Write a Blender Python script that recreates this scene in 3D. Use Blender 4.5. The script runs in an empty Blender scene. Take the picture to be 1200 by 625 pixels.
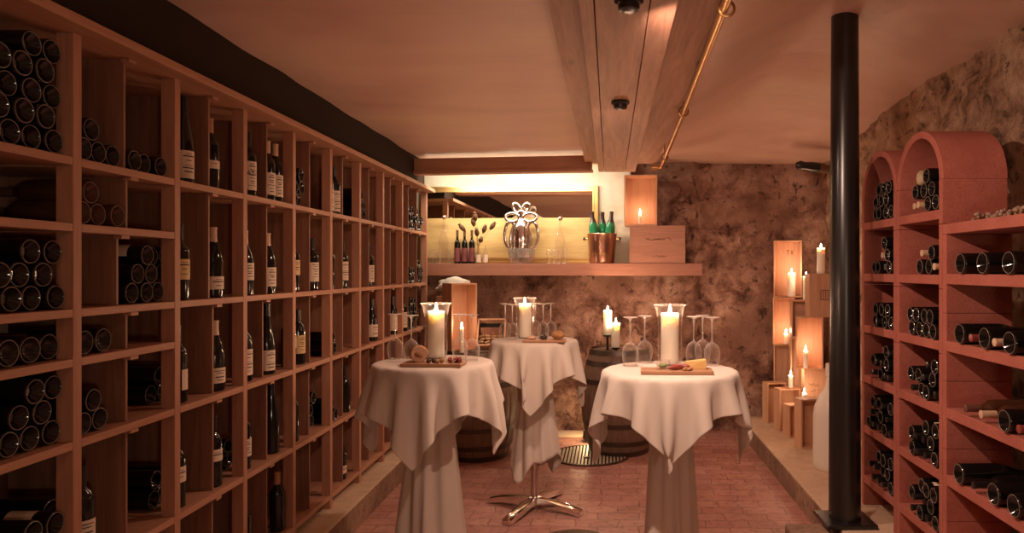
import bpy, bmesh, math, random
import numpy as np
from mathutils import Vector, Matrix, noise as mnoise

random.seed(7)
C = bpy.context.scene.collection
PI = math.pi
F, CX, CY, H = 830.0, 715.0, 316.0, 1.58


def at(px, py, Y):
    """photo pixel at depth Y -> world point"""
    return Vector(((px - CX) / F * Y, Y, H - (py - CY) / F * Y))


def ax(px, Y):
    return (px - CX) / F * Y


# ------------------------------------------------------------------ materials
def newmat(name):
    m = bpy.data.materials.new(name)
    m.use_nodes = True
    nt = m.node_tree
    b = nt.nodes['Principled BSDF']
    return m, nt, b


def simple(name, col, rough=0.5, metal=0.0, **kw):
    m, nt, b = newmat(name)
    b.inputs['Base Color'].default_value = (*col, 1)
    b.inputs['Roughness'].default_value = rough
    b.inputs['Metallic'].default_value = metal
    for k, v in kw.items():
        b.inputs[k.replace('_', ' ')].default_value = v
    return m


def ramp(nt, fac, stops):
    r = nt.nodes.new('ShaderNodeValToRGB')
    e = r.color_ramp.elements
    while len(e) < len(stops):
        e.new(0.5)
    for el, (p, c) in zip(e, stops):
        el.position = p
        el.color = (*c, 1)
    nt.links.new(fac, r.inputs[0])
    return r.outputs[0]


def coords(nt, scale=(1, 1, 1), kind='Object', rot=(0, 0, 0)):
    tc = nt.nodes.new('ShaderNodeTexCoord')
    mp = nt.nodes.new('ShaderNodeMapping')
    mp.inputs['Scale'].default_value = scale
    mp.inputs['Rotation'].default_value = rot
    nt.links.new(tc.outputs[kind], mp.inputs[0])
    return mp.outputs[0]


def noise(nt, vec, scale, detail=4, rough=0.6, dist=0.0):
    n = nt.nodes.new('ShaderNodeTexNoise')
    n.inputs['Scale'].default_value = scale
    n.inputs['Detail'].default_value = detail
    n.inputs['Roughness'].default_value = rough
    n.inputs['Distortion'].default_value = dist
    nt.links.new(vec, n.inputs['Vector'])
    return n.outputs['Fac']


def mix(nt, fac, a, b, mode='MIX'):
    n = nt.nodes.new('ShaderNodeMix')
    n.data_type = 'RGBA'
    n.blend_type = mode
    for s, v in ((0, fac), (6, a), (7, b)):
        if hasattr(v, 'is_linked'):
            nt.links.new(v, n.inputs[s])
        elif s == 0:
            n.inputs[0].default_value = v
        else:
            n.inputs[s].default_value = (*v, 1)
    return n.outputs[2]


def bump(nt, b, h, strength=0.3, dist=0.01):
    n = nt.nodes.new('ShaderNodeBump')
    n.inputs['Strength'].default_value = strength
    n.inputs['Distance'].default_value = dist
    nt.links.new(h, n.inputs['Height'])
    nt.links.new(n.outputs[0], b.inputs['Normal'])


def wood(name, c1, c2, axis='Y', rough=0.55, knots=True):
    m, nt, b = newmat(name)
    sc = {'X': (0.6, 9, 9), 'Y': (9, 0.6, 9), 'Z': (9, 9, 0.6)}[axis]
    v = coords(nt, sc)
    n1 = noise(nt, v, 2.2, 5, 0.62, 1.2)
    col = ramp(nt, n1, [(0.3, c2), (0.62, c1)])
    fine = noise(nt, coords(nt, tuple(q * 4 for q in sc)), 3.0, 3, 0.7)
    col = mix(nt, 0.35, col, ramp(nt, fine, [(0.3, tuple(q * 0.6 for q in c1)), (0.7, tuple(min(1, q * 1.15) for q in c1))]))
    if knots:
        vo = nt.nodes.new('ShaderNodeTexVoronoi')
        vo.inputs['Scale'].default_value = 3.2
        nt.links.new(coords(nt, {'X': (0.5, 1.5, 1.5), 'Y': (1.5, 0.5, 1.5), 'Z': (1.5, 1.5, 0.5)}[axis]), vo.inputs['Vector'])
        k = ramp(nt, vo.outputs['Distance'], [(0.0, (1, 1, 1)), (0.10, (0, 0, 0))])
        col = mix(nt, k, col, tuple(q * 0.3 for q in c2))
    nt.links.new(col, b.inputs['Base Color'])
    b.inputs['Roughness'].default_value = rough
    bump(nt, b, fine, 0.15, 0.003)
    return m


def stone(name, cols, scale=1.0, bstr=0.8, rough=0.9):
    m, nt, b = newmat(name)
    v = coords(nt)
    n1 = noise(nt, v, 2.3 * scale, 8, 0.68, 0.6)
    n2 = noise(nt, v, 14 * scale, 6, 0.75, 0.3)
    col = ramp(nt, n1, [(0.33, cols[0]), (0.46, cols[1]), (0.56, cols[2]), (0.7, cols[3])])
    col = mix(nt, ramp(nt, n2, [(0.36, (0.85, 0.85, 0.85)), (0.5, (0, 0, 0))]), col, cols[0])
    n3 = noise(nt, v, 40 * scale, 4, 0.7)
    col = mix(nt, ramp(nt, n3, [(0.5, (0, 0, 0)), (0.72, (0.6, 0.6, 0.6))]), col, cols[3])
    nt.links.new(col, b.inputs['Base Color'])
    b.inputs['Roughness'].default_value = rough
    add = nt.nodes.new('ShaderNodeMath')
    add.operation = 'ADD'
    nt.links.new(n2, add.inputs[0])
    nt.links.new(n3, add.inputs[1])
    bump(nt, b, add.outputs[0], bstr, 0.03)
    return m


def rubble(name, dark, mid, light, pale, thr=0.5, sc=1.0):
    m, nt, b = newmat(name)
    v = coords(nt)
    big = noise(nt, v, 1.1 * sc, 6, 0.6, 0.5)
    med = noise(nt, v, 4.2 * sc, 8, 0.66, 0.4)
    col = ramp(nt, med, [(0.34, dark), (0.45, mid), (0.56, light), (0.68, pale)])
    smooth_p = noise(nt, v, 2.0 * sc, 4, 0.5, 0.2)
    plaster = ramp(nt, smooth_p, [(0.35, mid), (0.65, light)])
    col = mix(nt, ramp(nt, big, [(thr - 0.06, (0, 0, 0)), (thr + 0.06, (0.85, 0.85, 0.85))]), col, plaster)
    pit = noise(nt, v, 8.5 * sc, 7, 0.72, 0.6)
    col = mix(nt, ramp(nt, pit, [(0.37, (0.9, 0.9, 0.9)), (0.44, (0, 0, 0))]), col, dark)
    grit = noise(nt, v, 55 * sc, 3, 0.7)
    col = mix(nt, ramp(nt, grit, [(0.3, (0.45, 0.45, 0.45)), (0.5, (0, 0, 0))]), col, mid)
    nt.links.new(col, b.inputs['Base Color'])
    b.inputs['Roughness'].default_value = 0.92
    s1 = nt.nodes.new('ShaderNodeMath')
    s1.operation = 'MULTIPLY_ADD'
    nt.links.new(grit, s1.inputs[0])
    s1.inputs[1].default_value = 0.25
    nt.links.new(pit, s1.inputs[2])
    bump(nt, b, s1.outputs[0], 0.9, 0.05)
    return m


M = {}
M['rack'] = wood('rack_pine', (0.50, 0.245, 0.15), (0.36, 0.155, 0.09), 'Z')
M['rack_shelf'] = wood('rack_shelf_pine', (0.50, 0.25, 0.15), (0.37, 0.165, 0.095), 'Y')
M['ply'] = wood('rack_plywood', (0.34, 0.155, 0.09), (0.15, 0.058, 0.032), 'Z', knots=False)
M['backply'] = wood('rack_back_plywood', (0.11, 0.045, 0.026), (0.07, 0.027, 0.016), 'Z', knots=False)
M['beam'] = wood('beam_pine', (0.54, 0.29, 0.18), (0.27, 0.115, 0.07), 'Y')
M['pelmet'] = wood('pelmet_wood', (0.50, 0.25, 0.15), (0.38, 0.17, 0.095), 'X', knots=False)
M['shelf'] = wood('back_shelf_wood', (0.42, 0.19, 0.125), (0.34, 0.14, 0.09), 'X', knots=False)
M['crate'] = wood('crate_wood', (0.66, 0.38, 0.23), (0.50, 0.25, 0.14), 'Z', knots=False)
M['crate_h'] = wood('crate_wood_flat_grain', (0.48, 0.23, 0.15), (0.36, 0.15, 0.095), 'X', knots=False)
M['crate_dark'] = wood('crate_wood_dark', (0.30, 0.14, 0.08), (0.2, 0.085, 0.05), 'Z', knots=False)
M['oak'] = wood('oak_staves', (0.20, 0.12, 0.075), (0.11, 0.06, 0.04), 'Z', 0.6)
M['board'] = wood('board_wood', (0.42, 0.22, 0.11), (0.30, 0.14, 0.07), 'X', 0.5, False)
M['reflection_panel'] = wood('yellow_reflection_wood', (0.75, 0.52, 0.22), (0.62, 0.40, 0.15), 'X', 0.5, False)
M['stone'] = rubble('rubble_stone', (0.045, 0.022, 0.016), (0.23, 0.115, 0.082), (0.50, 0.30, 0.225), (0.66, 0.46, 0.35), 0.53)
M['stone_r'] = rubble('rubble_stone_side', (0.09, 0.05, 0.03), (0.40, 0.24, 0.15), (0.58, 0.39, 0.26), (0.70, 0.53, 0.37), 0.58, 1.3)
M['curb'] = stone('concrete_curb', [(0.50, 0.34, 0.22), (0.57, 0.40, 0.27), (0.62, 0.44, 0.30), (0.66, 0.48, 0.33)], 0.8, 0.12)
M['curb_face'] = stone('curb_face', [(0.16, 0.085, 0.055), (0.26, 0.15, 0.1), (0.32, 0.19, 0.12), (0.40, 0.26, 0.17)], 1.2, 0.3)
M['black_steel'] = simple('black_steel', (0.012, 0.011, 0.01), 0.28, 0.0, Specular_IOR_Level=0.6)
M['girder'] = simple('girder_paint', (0.028, 0.016, 0.010), 0.85, 0.0, Specular_IOR_Level=0.15)
M['iron'] = simple('cast_iron', (0.12, 0.075, 0.05), 0.5, 0.7)
M['hoop'] = simple('hoop_iron', (0.10, 0.075, 0.06), 0.45, 0.8)
M['grate'] = simple('worn_grate_metal', (0.55, 0.42, 0.30), 0.5, 0.3)
M['chrome'] = simple('chrome', (0.85, 0.82, 0.78), 0.12, 1.0)
M['steel'] = simple('brushed_steel', (0.62, 0.55, 0.5), 0.28, 1.0)
M['copper'] = simple('copper', (0.58, 0.32, 0.23), 0.28, 1.0)
M['brass'] = simple('brass_pipe', (0.62, 0.36, 0.15), 0.3, 1.0)
M['gold'] = simple('gold_frame', (0.72, 0.47, 0.18), 0.35, 0.85)
M['mirror'] = simple('mirror_glass', (0.9, 0.88, 0.84), 0.02, 1.0)
M['bottle'] = simple('dark_bottle_glass', (0.006, 0.006, 0.005), 0.09, 0.0, Specular_IOR_Level=0.55)
M['bottle_green'] = simple('green_bottle_glass', (0.03, 0.24, 0.10), 0.08, 0.0, Specular_IOR_Level=0.6)
M['bottle_amber'] = simple('amber_bottle_glass', (0.07, 0.026, 0.012), 0.12, 0.0)
M['bottle_pale'] = simple('pale_bottle_glass', (0.45, 0.36, 0.22), 0.12, 0.0)
M['cap_black'] = simple('capsule_black', (0.015, 0.012, 0.012), 0.3)
M['cap_red'] = simple('capsule_red', (0.25, 0.05, 0.04), 0.35)
M['cap_cream'] = simple('capsule_cream', (0.62, 0.42, 0.27), 0.4)
M['cap_tan'] = simple('capsule_tan', (0.50, 0.26, 0.14), 0.45)
M['cap_brown'] = simple('capsule_brown', (0.14, 0.06, 0.045), 0.35)
M['cap_foil'] = simple('dark_foil', (0.045, 0.02, 0.014), 0.35)
M['lining'] = simple('black_lining', (0.012, 0.009, 0.008), 0.8)
M['paper'] = simple('label_paper', (0.72, 0.58, 0.44), 0.7)
M['paper_y'] = simple('label_paper_yellow', (0.66, 0.46, 0.22), 0.7)
M['paper_r'] = simple('label_paper_plum', (0.19, 0.05, 0.055), 0.6)
M['ink'] = simple('ink', (0.03, 0.02, 0.018), 0.7)
M['burn'] = simple('burnt_stamp', (0.14, 0.06, 0.035), 0.8)
M['white'] = simple('white_stoneware', (0.74, 0.66, 0.56), 0.45)
M['bread'] = stone('bread_crust', [(0.22, 0.09, 0.035), (0.42, 0.2, 0.085), (0.52, 0.27, 0.12), (0.62, 0.36, 0.18)], 6, 0.3)
M['crumb'] = simple('bread_crumb', (0.70, 0.44, 0.30), 0.85)
M['meat'] = simple('cured_meat', (0.30, 0.065, 0.045), 0.45)
M['olive'] = simple('dark_olive', (0.05, 0.03, 0.02), 0.3)
M['nut'] = simple('walnut', (0.36, 0.20, 0.09), 0.6)
M['cheese'] = simple('cheese', (0.72, 0.46, 0.16), 0.5)
M['herb'] = simple('green_relish', (0.14, 0.22, 0.05), 0.5)
M['cork'] = simple('cork', (0.52, 0.33, 0.19), 0.85)
M['pod'] = simple('dried_pod', (0.13, 0.06, 0.025), 0.7)
M['stem'] = simple('dried_stem', (0.40, 0.24, 0.09), 0.7)
M['grape'] = simple('dried_grape', (0.30, 0.20, 0.13), 0.45)
M['base_ring'] = simple('glass_ring_highlight', (0.24, 0.20, 0.165), 0.18)  # pale colour paints the rim highlight onto bottle bases
M['wick'] = simple('wick', (0.02, 0.015, 0.01), 0.9)


def mat_wax():
    m, nt, b = newmat('candle_wax')
    b.inputs['Base Color'].default_value = (0.95, 0.88, 0.75, 1)
    b.inputs['Roughness'].default_value = 0.45
    b.inputs['Subsurface Weight'].default_value = 0.85
    b.inputs['Subsurface Radius'].default_value = (1.0, 0.85, 0.68)
    b.inputs['Subsurface Scale'].default_value = 0.035
    return m


M['wax'] = mat_wax()


def mat_flame():
    m = bpy.data.materials.new('candle_flame')
    m.use_nodes = True
    nt = m.node_tree
    nt.nodes.clear()
    o = nt.nodes.new('ShaderNodeOutputMaterial')
    e = nt.nodes.new('ShaderNodeEmission')
    e.inputs[0].default_value = (1.0, 0.78, 0.48, 1)
    e.inputs[1].default_value = 30
    t = nt.nodes.new('ShaderNodeBsdfTransparent')
    a = nt.nodes.new('ShaderNodeAddShader')
    nt.links.new(e.outputs[0], a.inputs[0])
    nt.links.new(t.outputs[0], a.inputs[1])
    nt.links.new(a.outputs[0], o.inputs[0])
    return m


M['flame'] = mat_flame()


def mat_glass(name='thin_clear_glass', body=0.10, top=0.85, low=0.05):
    """thin clear glass: see-through, reflecting more at grazing angles, edge glints painted in pale"""
    m = bpy.data.materials.new(name)
    m.use_nodes = True
    nt = m.node_tree
    nt.nodes.clear()
    o = nt.nodes.new('ShaderNodeOutputMaterial')
    t = nt.nodes.new('ShaderNodeBsdfTransparent')
    t.inputs[0].default_value = (0.97, 0.95, 0.93, 1)
    g = nt.nodes.new('ShaderNodeBsdfGlossy')
    g.inputs['Roughness'].default_value = 0.06
    g.inputs['Color'].default_value = (1, 0.95, 0.9, 1)
    lw = nt.nodes.new('ShaderNodeLayerWeight')
    lw.inputs['Blend'].default_value = 0.4
    mr = nt.nodes.new('ShaderNodeMapRange')
    mr.inputs['To Min'].default_value = low
    mr.inputs['To Max'].default_value = top
    pw = nt.nodes.new('ShaderNodeMath')
    pw.operation = 'POWER'
    pw.inputs[1].default_value = 1.7
    nt.links.new(lw.outputs['Facing'], pw.inputs[0])
    nt.links.new(pw.outputs[0], mr.inputs['Value'])
    df = nt.nodes.new('ShaderNodeBsdfTranslucent')
    df.inputs[0].default_value = (0.95, 0.9, 0.85, 1)
    d2 = nt.nodes.new('ShaderNodeBsdfDiffuse')  # pale diffuse share paints bright edge glints into the glass
    d2.inputs[0].default_value = (0.95, 0.9, 0.85, 1)
    dd = nt.nodes.new('ShaderNodeMixShader')
    nt.links.new(df.outputs[0], dd.inputs[1])
    nt.links.new(d2.outputs[0], dd.inputs[2])
    gg = nt.nodes.new('ShaderNodeMixShader')
    gg.inputs[0].default_value = body
    nt.links.new(g.outputs[0], gg.inputs[1])
    nt.links.new(dd.outputs[0], gg.inputs[2])
    x = nt.nodes.new('ShaderNodeMixShader')
    nt.links.new(mr.outputs[0], x.inputs[0])
    nt.links.new(t.outputs[0], x.inputs[1])
    nt.links.new(gg.outputs[0], x.inputs[2])
    nt.links.new(x.outputs[0], o.inputs[0])
    return m


M['glass'] = mat_glass()
M['glass_stem'] = mat_glass('wine_glass_stem', 0.5, 1.0, 0.38)  # more opaque mix, so stems and rims carry painted glints
M['glass_wine'] = mat_glass('wine_glass_crystal', 0.6, 1.0)


def mat_floor():
    m, nt, b = newmat('brick_floor')
    v = coords(nt, rot=(0, 0, 0.02))
    br = nt.nodes.new('ShaderNodeTexBrick')
    br.offset = 0.5
    br.inputs['Scale'].default_value = 1.0
    br.inputs['Brick Width'].default_value = 0.27
    br.inputs['Row Height'].default_value = 0.125
    br.inputs['Mortar Size'].default_value = 0.005
    br.inputs['Mortar Smooth'].default_value = 0.3
    br.inputs['Bias'].default_value = 0.0
    br.inputs['Color1'].default_value = (0.43, 0.185, 0.15, 1)
    br.inputs['Color2'].default_value = (0.60, 0.32, 0.25, 1)
    br.inputs['Mortar'].default_value = (0.20, 0.09, 0.06, 1)
    wob = nt.nodes.new('ShaderNodeTexNoise')
    wob.inputs['Scale'].default_value = 4
    nt.links.new(v, wob.inputs['Vector'])
    vm = nt.nodes.new('ShaderNodeVectorMath')
    vm.operation = 'MULTIPLY_ADD'
    vm.inputs[1].default_value = (0.075, 0.06, 0)
    nt.links.new(wob.outputs['Color'], vm.inputs[0])
    nt.links.new(v, vm.inputs[2])
    nt.links.new(vm.outputs[0], br.inputs['Vector'])
    n1 = noise(nt, v, 3.5, 6, 0.65)
    n2 = noise(nt, v, 22, 5, 0.7)
    col = mix(nt, 0.4, br.outputs['Color'], ramp(nt, n1, [(0.3, (0.30, 0.12, 0.095)), (0.55, (0.50, 0.235, 0.185)), (0.75, (0.68, 0.42, 0.32))]))
    col = mix(nt, ramp(nt, n2, [(0.36, (0.75, 0.75, 0.75)), (0.48, (0, 0, 0))]), col, (0.24, 0.1, 0.07))
    nt.links.new(col, b.inputs['Base Color'])
    b.inputs['Roughness'].default_value = 0.42
    s = nt.nodes.new('ShaderNodeMath')
    s.operation = 'SUBTRACT'
    nt.links.new(n2, s.inputs[0])
    nt.links.new(br.outputs['Fac'], s.inputs[1])
    bump(nt, b, s.outputs[0], 0.45, 0.012)
    return m


M['floor'] = mat_floor()


def mat_plaster(name, c1, c2, scale=1.0, rough=0.5, bs=0.15):
    m, nt, b = newmat(name)
    v = coords(nt, (0.5, 1.6, 1))
    n1 = noise(nt, v, 1.6 * scale, 5, 0.6, 0.8)
    nt.links.new(ramp(nt, n1, [(0.35, c2), (0.62, c1)]), b.inputs['Base Color'])
    n2 = noise(nt, coords(nt), 7 * scale, 3, 0.5)
    b.inputs['Roughness'].default_value = rough
    bump(nt, b, n2, bs, 0.02)
    return m


def mat_ceiling():
    m, nt, b = newmat('ceiling_plaster')
    v = coords(nt, (0.75, 1.2, 1))
    a = noise(nt, v, 1.3, 5, 0.55, 0.5)
    col = ramp(nt, a, [(0.30, (0.64, 0.41, 0.33)), (0.5, (0.76, 0.51, 0.42)), (0.70, (0.80, 0.58, 0.43))])
    c = noise(nt, coords(nt, (0.25, 2.6, 1)), 3.2, 4, 0.6, 0.5)
    col = mix(nt, ramp(nt, c, [(0.36, (0.12, 0.12, 0.12)), (0.5, (0, 0, 0))]), col, (0.52, 0.32, 0.25))
    nt.links.new(col, b.inputs['Base Color'])
    r = nt.nodes.new('ShaderNodeMapRange')
    r.inputs['To Min'].default_value = 0.28
    r.inputs['To Max'].default_value = 0.55
    nt.links.new(a, r.inputs['Value'])
    nt.links.new(r.outputs[0], b.inputs['Roughness'])
    bump(nt, b, noise(nt, coords(nt, (0.7, 1.2, 1)), 4, 4, 0.5), 0.25, 0.03)
    return m


M['ceiling'] = mat_ceiling()
M['whitewall'] = mat_plaster('white_plaster', (0.82, 0.78, 0.68), (0.70, 0.62, 0.42), 2.5, 0.8)
M['rearwall'] = mat_plaster('rear_plaster', (0.36, 0.2, 0.13), (0.3, 0.16, 0.1), 1, 0.8)


def mat_cloth():
    m, nt, b = newmat('white_linen')
    v = coords(nt)
    n = noise(nt, v, 260, 2, 0.5)
    b.inputs['Base Color'].default_value = (0.66, 0.58, 0.49, 1)
    b.inputs['Roughness'].default_value = 0.75
    b.inputs['Sheen Weight'].default_value = 0.15
    bump(nt, b, n, 0.08, 0.002)
    return m


M['cloth'] = mat_cloth()


def mat_terra():
    m, nt, b = newmat('terracotta_block')
    v = coords(nt)
    n1 = noise(nt, v, 5, 5, 0.6)
    n2 = noise(nt, v, 120, 3, 0.7)
    col = ramp(nt, n1, [(0.3, (0.36, 0.10, 0.07)), (0.7, (0.46, 0.15, 0.105))])
    col = mix(nt, ramp(nt, n2, [(0.35, (0.5, 0.5, 0.5)), (0.5, (0, 0, 0))]), col, (0.22, 0.055, 0.035))
    nt.links.new(col, b.inputs['Base Color'])
    b.inputs['Roughness'].default_value = 0.9
    bump(nt, b, n2, 0.35, 0.006)
    return m


M['terra'] = mat_terra()


# ------------------------------------------------------------------ mesh helpers
class MB:
    def __init__(self):
        self.v, self.f = [], []

    def add(self, vs, fs, mtx=None):
        b = len(self.v)
        for p in vs:
            p = Vector(p)
            self.v.append(tuple(mtx @ p if mtx else p))
        self.f += [tuple(b + i for i in q) for q in fs]
        return self

    def box(self, x0, x1, y0, y1, z0, z1, mtx=None, bev=0.0):
        if x1 < x0: x0, x1 = x1, x0
        if y1 < y0: y0, y1 = y1, y0
        if bev <= 0:
            vs = [(x, y, z) for z in (z0, z1) for y in (y0, y1) for x in (x0, x1)]
            fs = [(0, 2, 3, 1), (4, 5, 7, 6), (0, 1, 5, 4), (2, 6, 7, 3), (0, 4, 6, 2), (1, 3, 7, 5)]
            return self.add(vs, fs, mtx)
        bm = bmesh.new()
        bmesh.ops.create_cube(bm, size=1)
        for v in bm.verts:
            v.co = Vector(((x0 + x1) / 2 + v.co.x * (x1 - x0), (y0 + y1) / 2 + v.co.y * (y1 - y0), (z0 + z1) / 2 + v.co.z * (z1 - z0)))
        bmesh.ops.bevel(bm, geom=bm.edges[:], offset=bev, segments=2, affect='EDGES', profile=0.6)
        bm.verts.index_update()
        self.add([v.co.copy() for v in bm.verts], [[v.index for v in f.verts] for f in bm.faces], mtx)
        bm.free()
        return self

    def lathe(self, prof, n=24, mtx=None, cap0=True, cap1=True, a0=0.0, a1=2 * PI):
        full = abs(a1 - a0 - 2 * PI) < 1e-6
        k = n if full else n + 1
        vs, fs = [], []
        for r, z in prof:
            for i in range(k):
                a = a0 + (a1 - a0) * i / n
                vs.append((r * math.cos(a), r * math.sin(a), z))
        for j in range(len(prof) - 1):
            for i in range(n):
                i2 = (i + 1) % k
                fs.append((j * k + i, j * k + i2, (j + 1) * k + i2, (j + 1) * k + i))
        if full and cap0:
            fs.append(tuple(reversed(range(k))))
        if full and cap1:
            b = (len(prof) - 1) * k
            fs.append(tuple(b + i for i in range(k)))
        return self.add(vs, fs, mtx)

    def tube(self, pts, r, n=10, close=False, caps=True):
        pts = [Vector(p) for p in pts]
        rs = r if isinstance(r, (list, tuple)) else [r] * len(pts)
        m = len(pts)
        vs, fs = [], []
        up = None
        for i, p in enumerate(pts):
            a = pts[(i - 1) % m] if (close or i > 0) else p
            c = pts[(i + 1) % m] if (close or i < m - 1) else p
            t = (c - a).normalized()
            if up is None:
                up = Vector((0, 0, 1)) if abs(t.z) < 0.9 else Vector((1, 0, 0))
            s = t.cross(up).normalized()
            up = s.cross(t).normalized()
            for j in range(n):
                q = 2 * PI * j / n
                vs.append(p + (s * math.cos(q) + up * math.sin(q)) * rs[i])
        for i in range(m if close else m - 1):
            i2 = (i + 1) % m
            for j in range(n):
                j2 = (j + 1) % n
                fs.append((i * n + j, i * n + j2, i2 * n + j2, i2 * n + j))
        if caps and not close:
            fs.append(tuple(reversed(range(n))))
            fs.append(tuple((m - 1) * n + j for j in range(n)))
        return self.add(vs, fs)

    def blob(self, c, rx, ry, rz, seed=0, amp=0.1, n=12, mtx=None):
        vs, fs = [], []
        m = n // 2 + 2
        for j in range(m + 1):
            ph = PI * j / m
            for i in range(n):
                a = 2 * PI * i / n
                d = Vector((math.sin(ph) * math.cos(a), math.sin(ph) * math.sin(a), math.cos(ph)))
                k = 1 + amp * mnoise.noise(d * 1.8 + Vector((seed * 3.1, seed, 0)))
                vs.append((c[0] + d.x * rx * k, c[1] + d.y * ry * k, c[2] + d.z * rz * k))
        for j in range(m):
            for i in range(n):
                i2 = (i + 1) % n
                fs.append((j * n + i, (j + 1) * n + i, (j + 1) * n + i2, j * n + i2))
        return self.add(vs, fs, mtx)

    def mesh(self, name, mat, smooth=False):
        me = bpy.data.meshes.new(name)
        me.from_pydata(self.v, [], self.f)
        bm = bmesh.new()
        bm.from_mesh(me)
        bmesh.ops.remove_doubles(bm, verts=bm.verts, dist=1e-6)
        bmesh.ops.recalc_face_normals(bm, faces=bm.faces)
        bm.to_mesh(me)
        bm.free()
        me.materials.append(mat)
        if smooth:
            me.polygons.foreach_set('use_smooth', [True] * len(me.polygons))
            try:
                me.set_sharp_from_angle(angle=math.radians(40))
            except Exception:
                pass
        me.update()
        return me

    def build(self, name, mat, parent=None, smooth=False):
        return link(name, self.mesh(name, M[mat] if isinstance(mat, str) else mat, smooth), parent)


def link(name, me, parent=None):
    o = bpy.data.objects.new(name, me)
    C.objects.link(o)
    if parent:
        o.parent = parent
    return o


def tag(o, label, cat, group=None):
    o['label'] = label
    o['category'] = cat
    if group:
        o['group'] = group
    return o


def thing(name, label, cat, loc=(0, 0, 0), rz=0.0, group=None):
    o = bpy.data.objects.new(name, None)
    o.empty_display_size = 0.05
    C.objects.link(o)
    o.location = loc
    o.rotation_euler = (0, 0, rz)
    return tag(o, label, cat, group)


def struct(name, mb, mat, smooth=False, loc=None, rz=0.0):
    o = mb.build(name, mat, None, smooth)
    o['kind'] = 'structure'
    if loc: o.location = loc
    o.rotation_euler.z = rz
    return o


def sstep(a, b, x):
    t = max(0.0, min(1.0, (x - a) / (b - a)))
    return t * t * (3 - 2 * t)


def grid(fn, nu, nv):
    mb = MB()
    vs = [fn(i / nu, j / nv) for j in range(nv + 1) for i in range(nu + 1)]
    fs = [(j * (nu + 1) + i, j * (nu + 1) + i + 1, (j + 1) * (nu + 1) + i + 1, (j + 1) * (nu + 1) + i) for j in range(nv) for i in range(nu)]
    return mb.add(vs, fs)


# ------------------------------------------------------------------ room shell
RX, RYAW = -1.58, 0.0181          # wooden rack: front plane at Y=0, yaw
Rm = Matrix.Translation((RX, 0, 0)) @ Matrix.Rotation(RYAW, 4, 'Z')


def RP(u, v, z):
    """rack frame (u along the rack, v into the rack) -> world"""
    return Rm @ Vector((-v, u, z))


BW0, BYAW = 6.872, -0.09          # back wall line: Y = BW0 - 0.09 X


def WP(u, d, z):
    c, s = math.cos(BYAW), math.sin(BYAW)
    return Vector((u * c + d * s, BW0 + u * s - d * c, z))


def wu(px, d):
    """distance along the back wall seen at pixel px, d metres in front of the wall"""
    c, s = math.cos(BYAW), math.sin(BYAW)
    k = (px - CX) / F
    return (k * (BW0 - d * c) - d * s) / (c - k * s)


struct('floor', MB().box(-2.6, 2.6, -1.4, 7.4, -0.1, 0.0), 'floor')


def ceil_z(x, y):
    fx = sstep(0.35, 1.2, x) - 0.42 * sstep(1.3, 2.1, x)
    fy = 1 - sstep(5.0, 6.75, y)
    z = 2.585 + 0.035 * sstep(0.2, 0.4, x) + 0.38 * fx * fy
    z += 0.012 * mnoise.noise(Vector((x * 1.1, y * 2.3, 0))) + 0.006 * mnoise.noise(Vector((x * 3, y * 4, 5)))
    return z


cg = grid(lambda a, b: (-2.4 + 4.9 * a, -1.3 + 8.6 * b, ceil_z(-2.4 + 4.9 * a, -1.3 + 8.6 * b)), 70, 120)
struct('ceiling', cg, 'ceiling', True)


def backwall(a, b):
    x = -2.4 + 4.8 * a
    z = 3.1 * b
    y = BW0 - 0.09 * min(x, 0.8) + 0.02
    y += 0.10 * sstep(0.80, 0.88, x + 0.05 * mnoise.noise(Vector((0, 0, z * 3))))
    p = Vector((x, 0, z))
    rough = 0.35 + 0.65 * sstep(0.2, 0.9, x) if z > 1.2 else 0.7
    y -= rough * (0.05 * mnoise.fractal(p * 2.2, 0.9, 2.1, 5) + 0.035 * mnoise.noise(p * 6) + 0.02 * mnoise.noise(p * 15))
    return (x, y + 0.03, z)


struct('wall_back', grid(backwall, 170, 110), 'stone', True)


def rightwall(a, b):
    y = -1.4 + 8.6 * a
    z = 3.2 * b
    p = Vector((0, y, z))
    x = 2.12 - (0.05 * mnoise.fractal(p * 2.0, 0.9, 2.1, 5) + 0.03 * mnoise.noise(p * 6) + 0.018 * mnoise.noise(p * 15))
    return (x, y, z)


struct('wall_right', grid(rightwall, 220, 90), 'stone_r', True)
struct('wall_left', MB().box(-0.75, -0.62, -1.4, 7.3, 0, 3.0, Rm), 'rearwall')
struct('wall_rear', MB().box(-2.6, 2.6, -1.4, -1.25, 0, 3.2), 'rearwall')

# kerbs
kl = struct('trim_2', MB().box(-0.62, 0.115, -1.2, 6.85, 0.0, 0.16, Rm, 0.008), 'curb')
kr = struct('trim_3', MB().box(1.26, 2.1, -1.2, 6.85, 0.0, 0.16, None, 0.008), 'curb')
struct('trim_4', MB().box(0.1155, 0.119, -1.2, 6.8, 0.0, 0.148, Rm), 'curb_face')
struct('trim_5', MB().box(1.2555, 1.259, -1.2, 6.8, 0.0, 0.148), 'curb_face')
# pale threshold slab along the back wall
struct('trim_6', MB().box(-1.3, 0.82, 6.62, 6.86, 0.0, 0.02, None, 0.005), 'curb')
# dark girder between rack and ceiling
struct('trim_7', MB().box(-0.25, -0.03, -1.2, 6.6, 2.335, 2.60, Rm), 'girder')

# boxed ceiling beam: wide upper boards + lower box
struct('trim_8', MB().box(-0.215, 0.40, 1.5, 6.12, 2.495, 2.66), 'beam')
bmb = MB()
for xa, xb in ((-0.10, -0.052), (-0.049, 0.125), (0.128, 0.215)):
    bmb.box(xa, xb, 1.5, 6.10, 2.42, 2.4945, None, 0.003)
struct('trim_9', bmb, 'beam')
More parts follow.
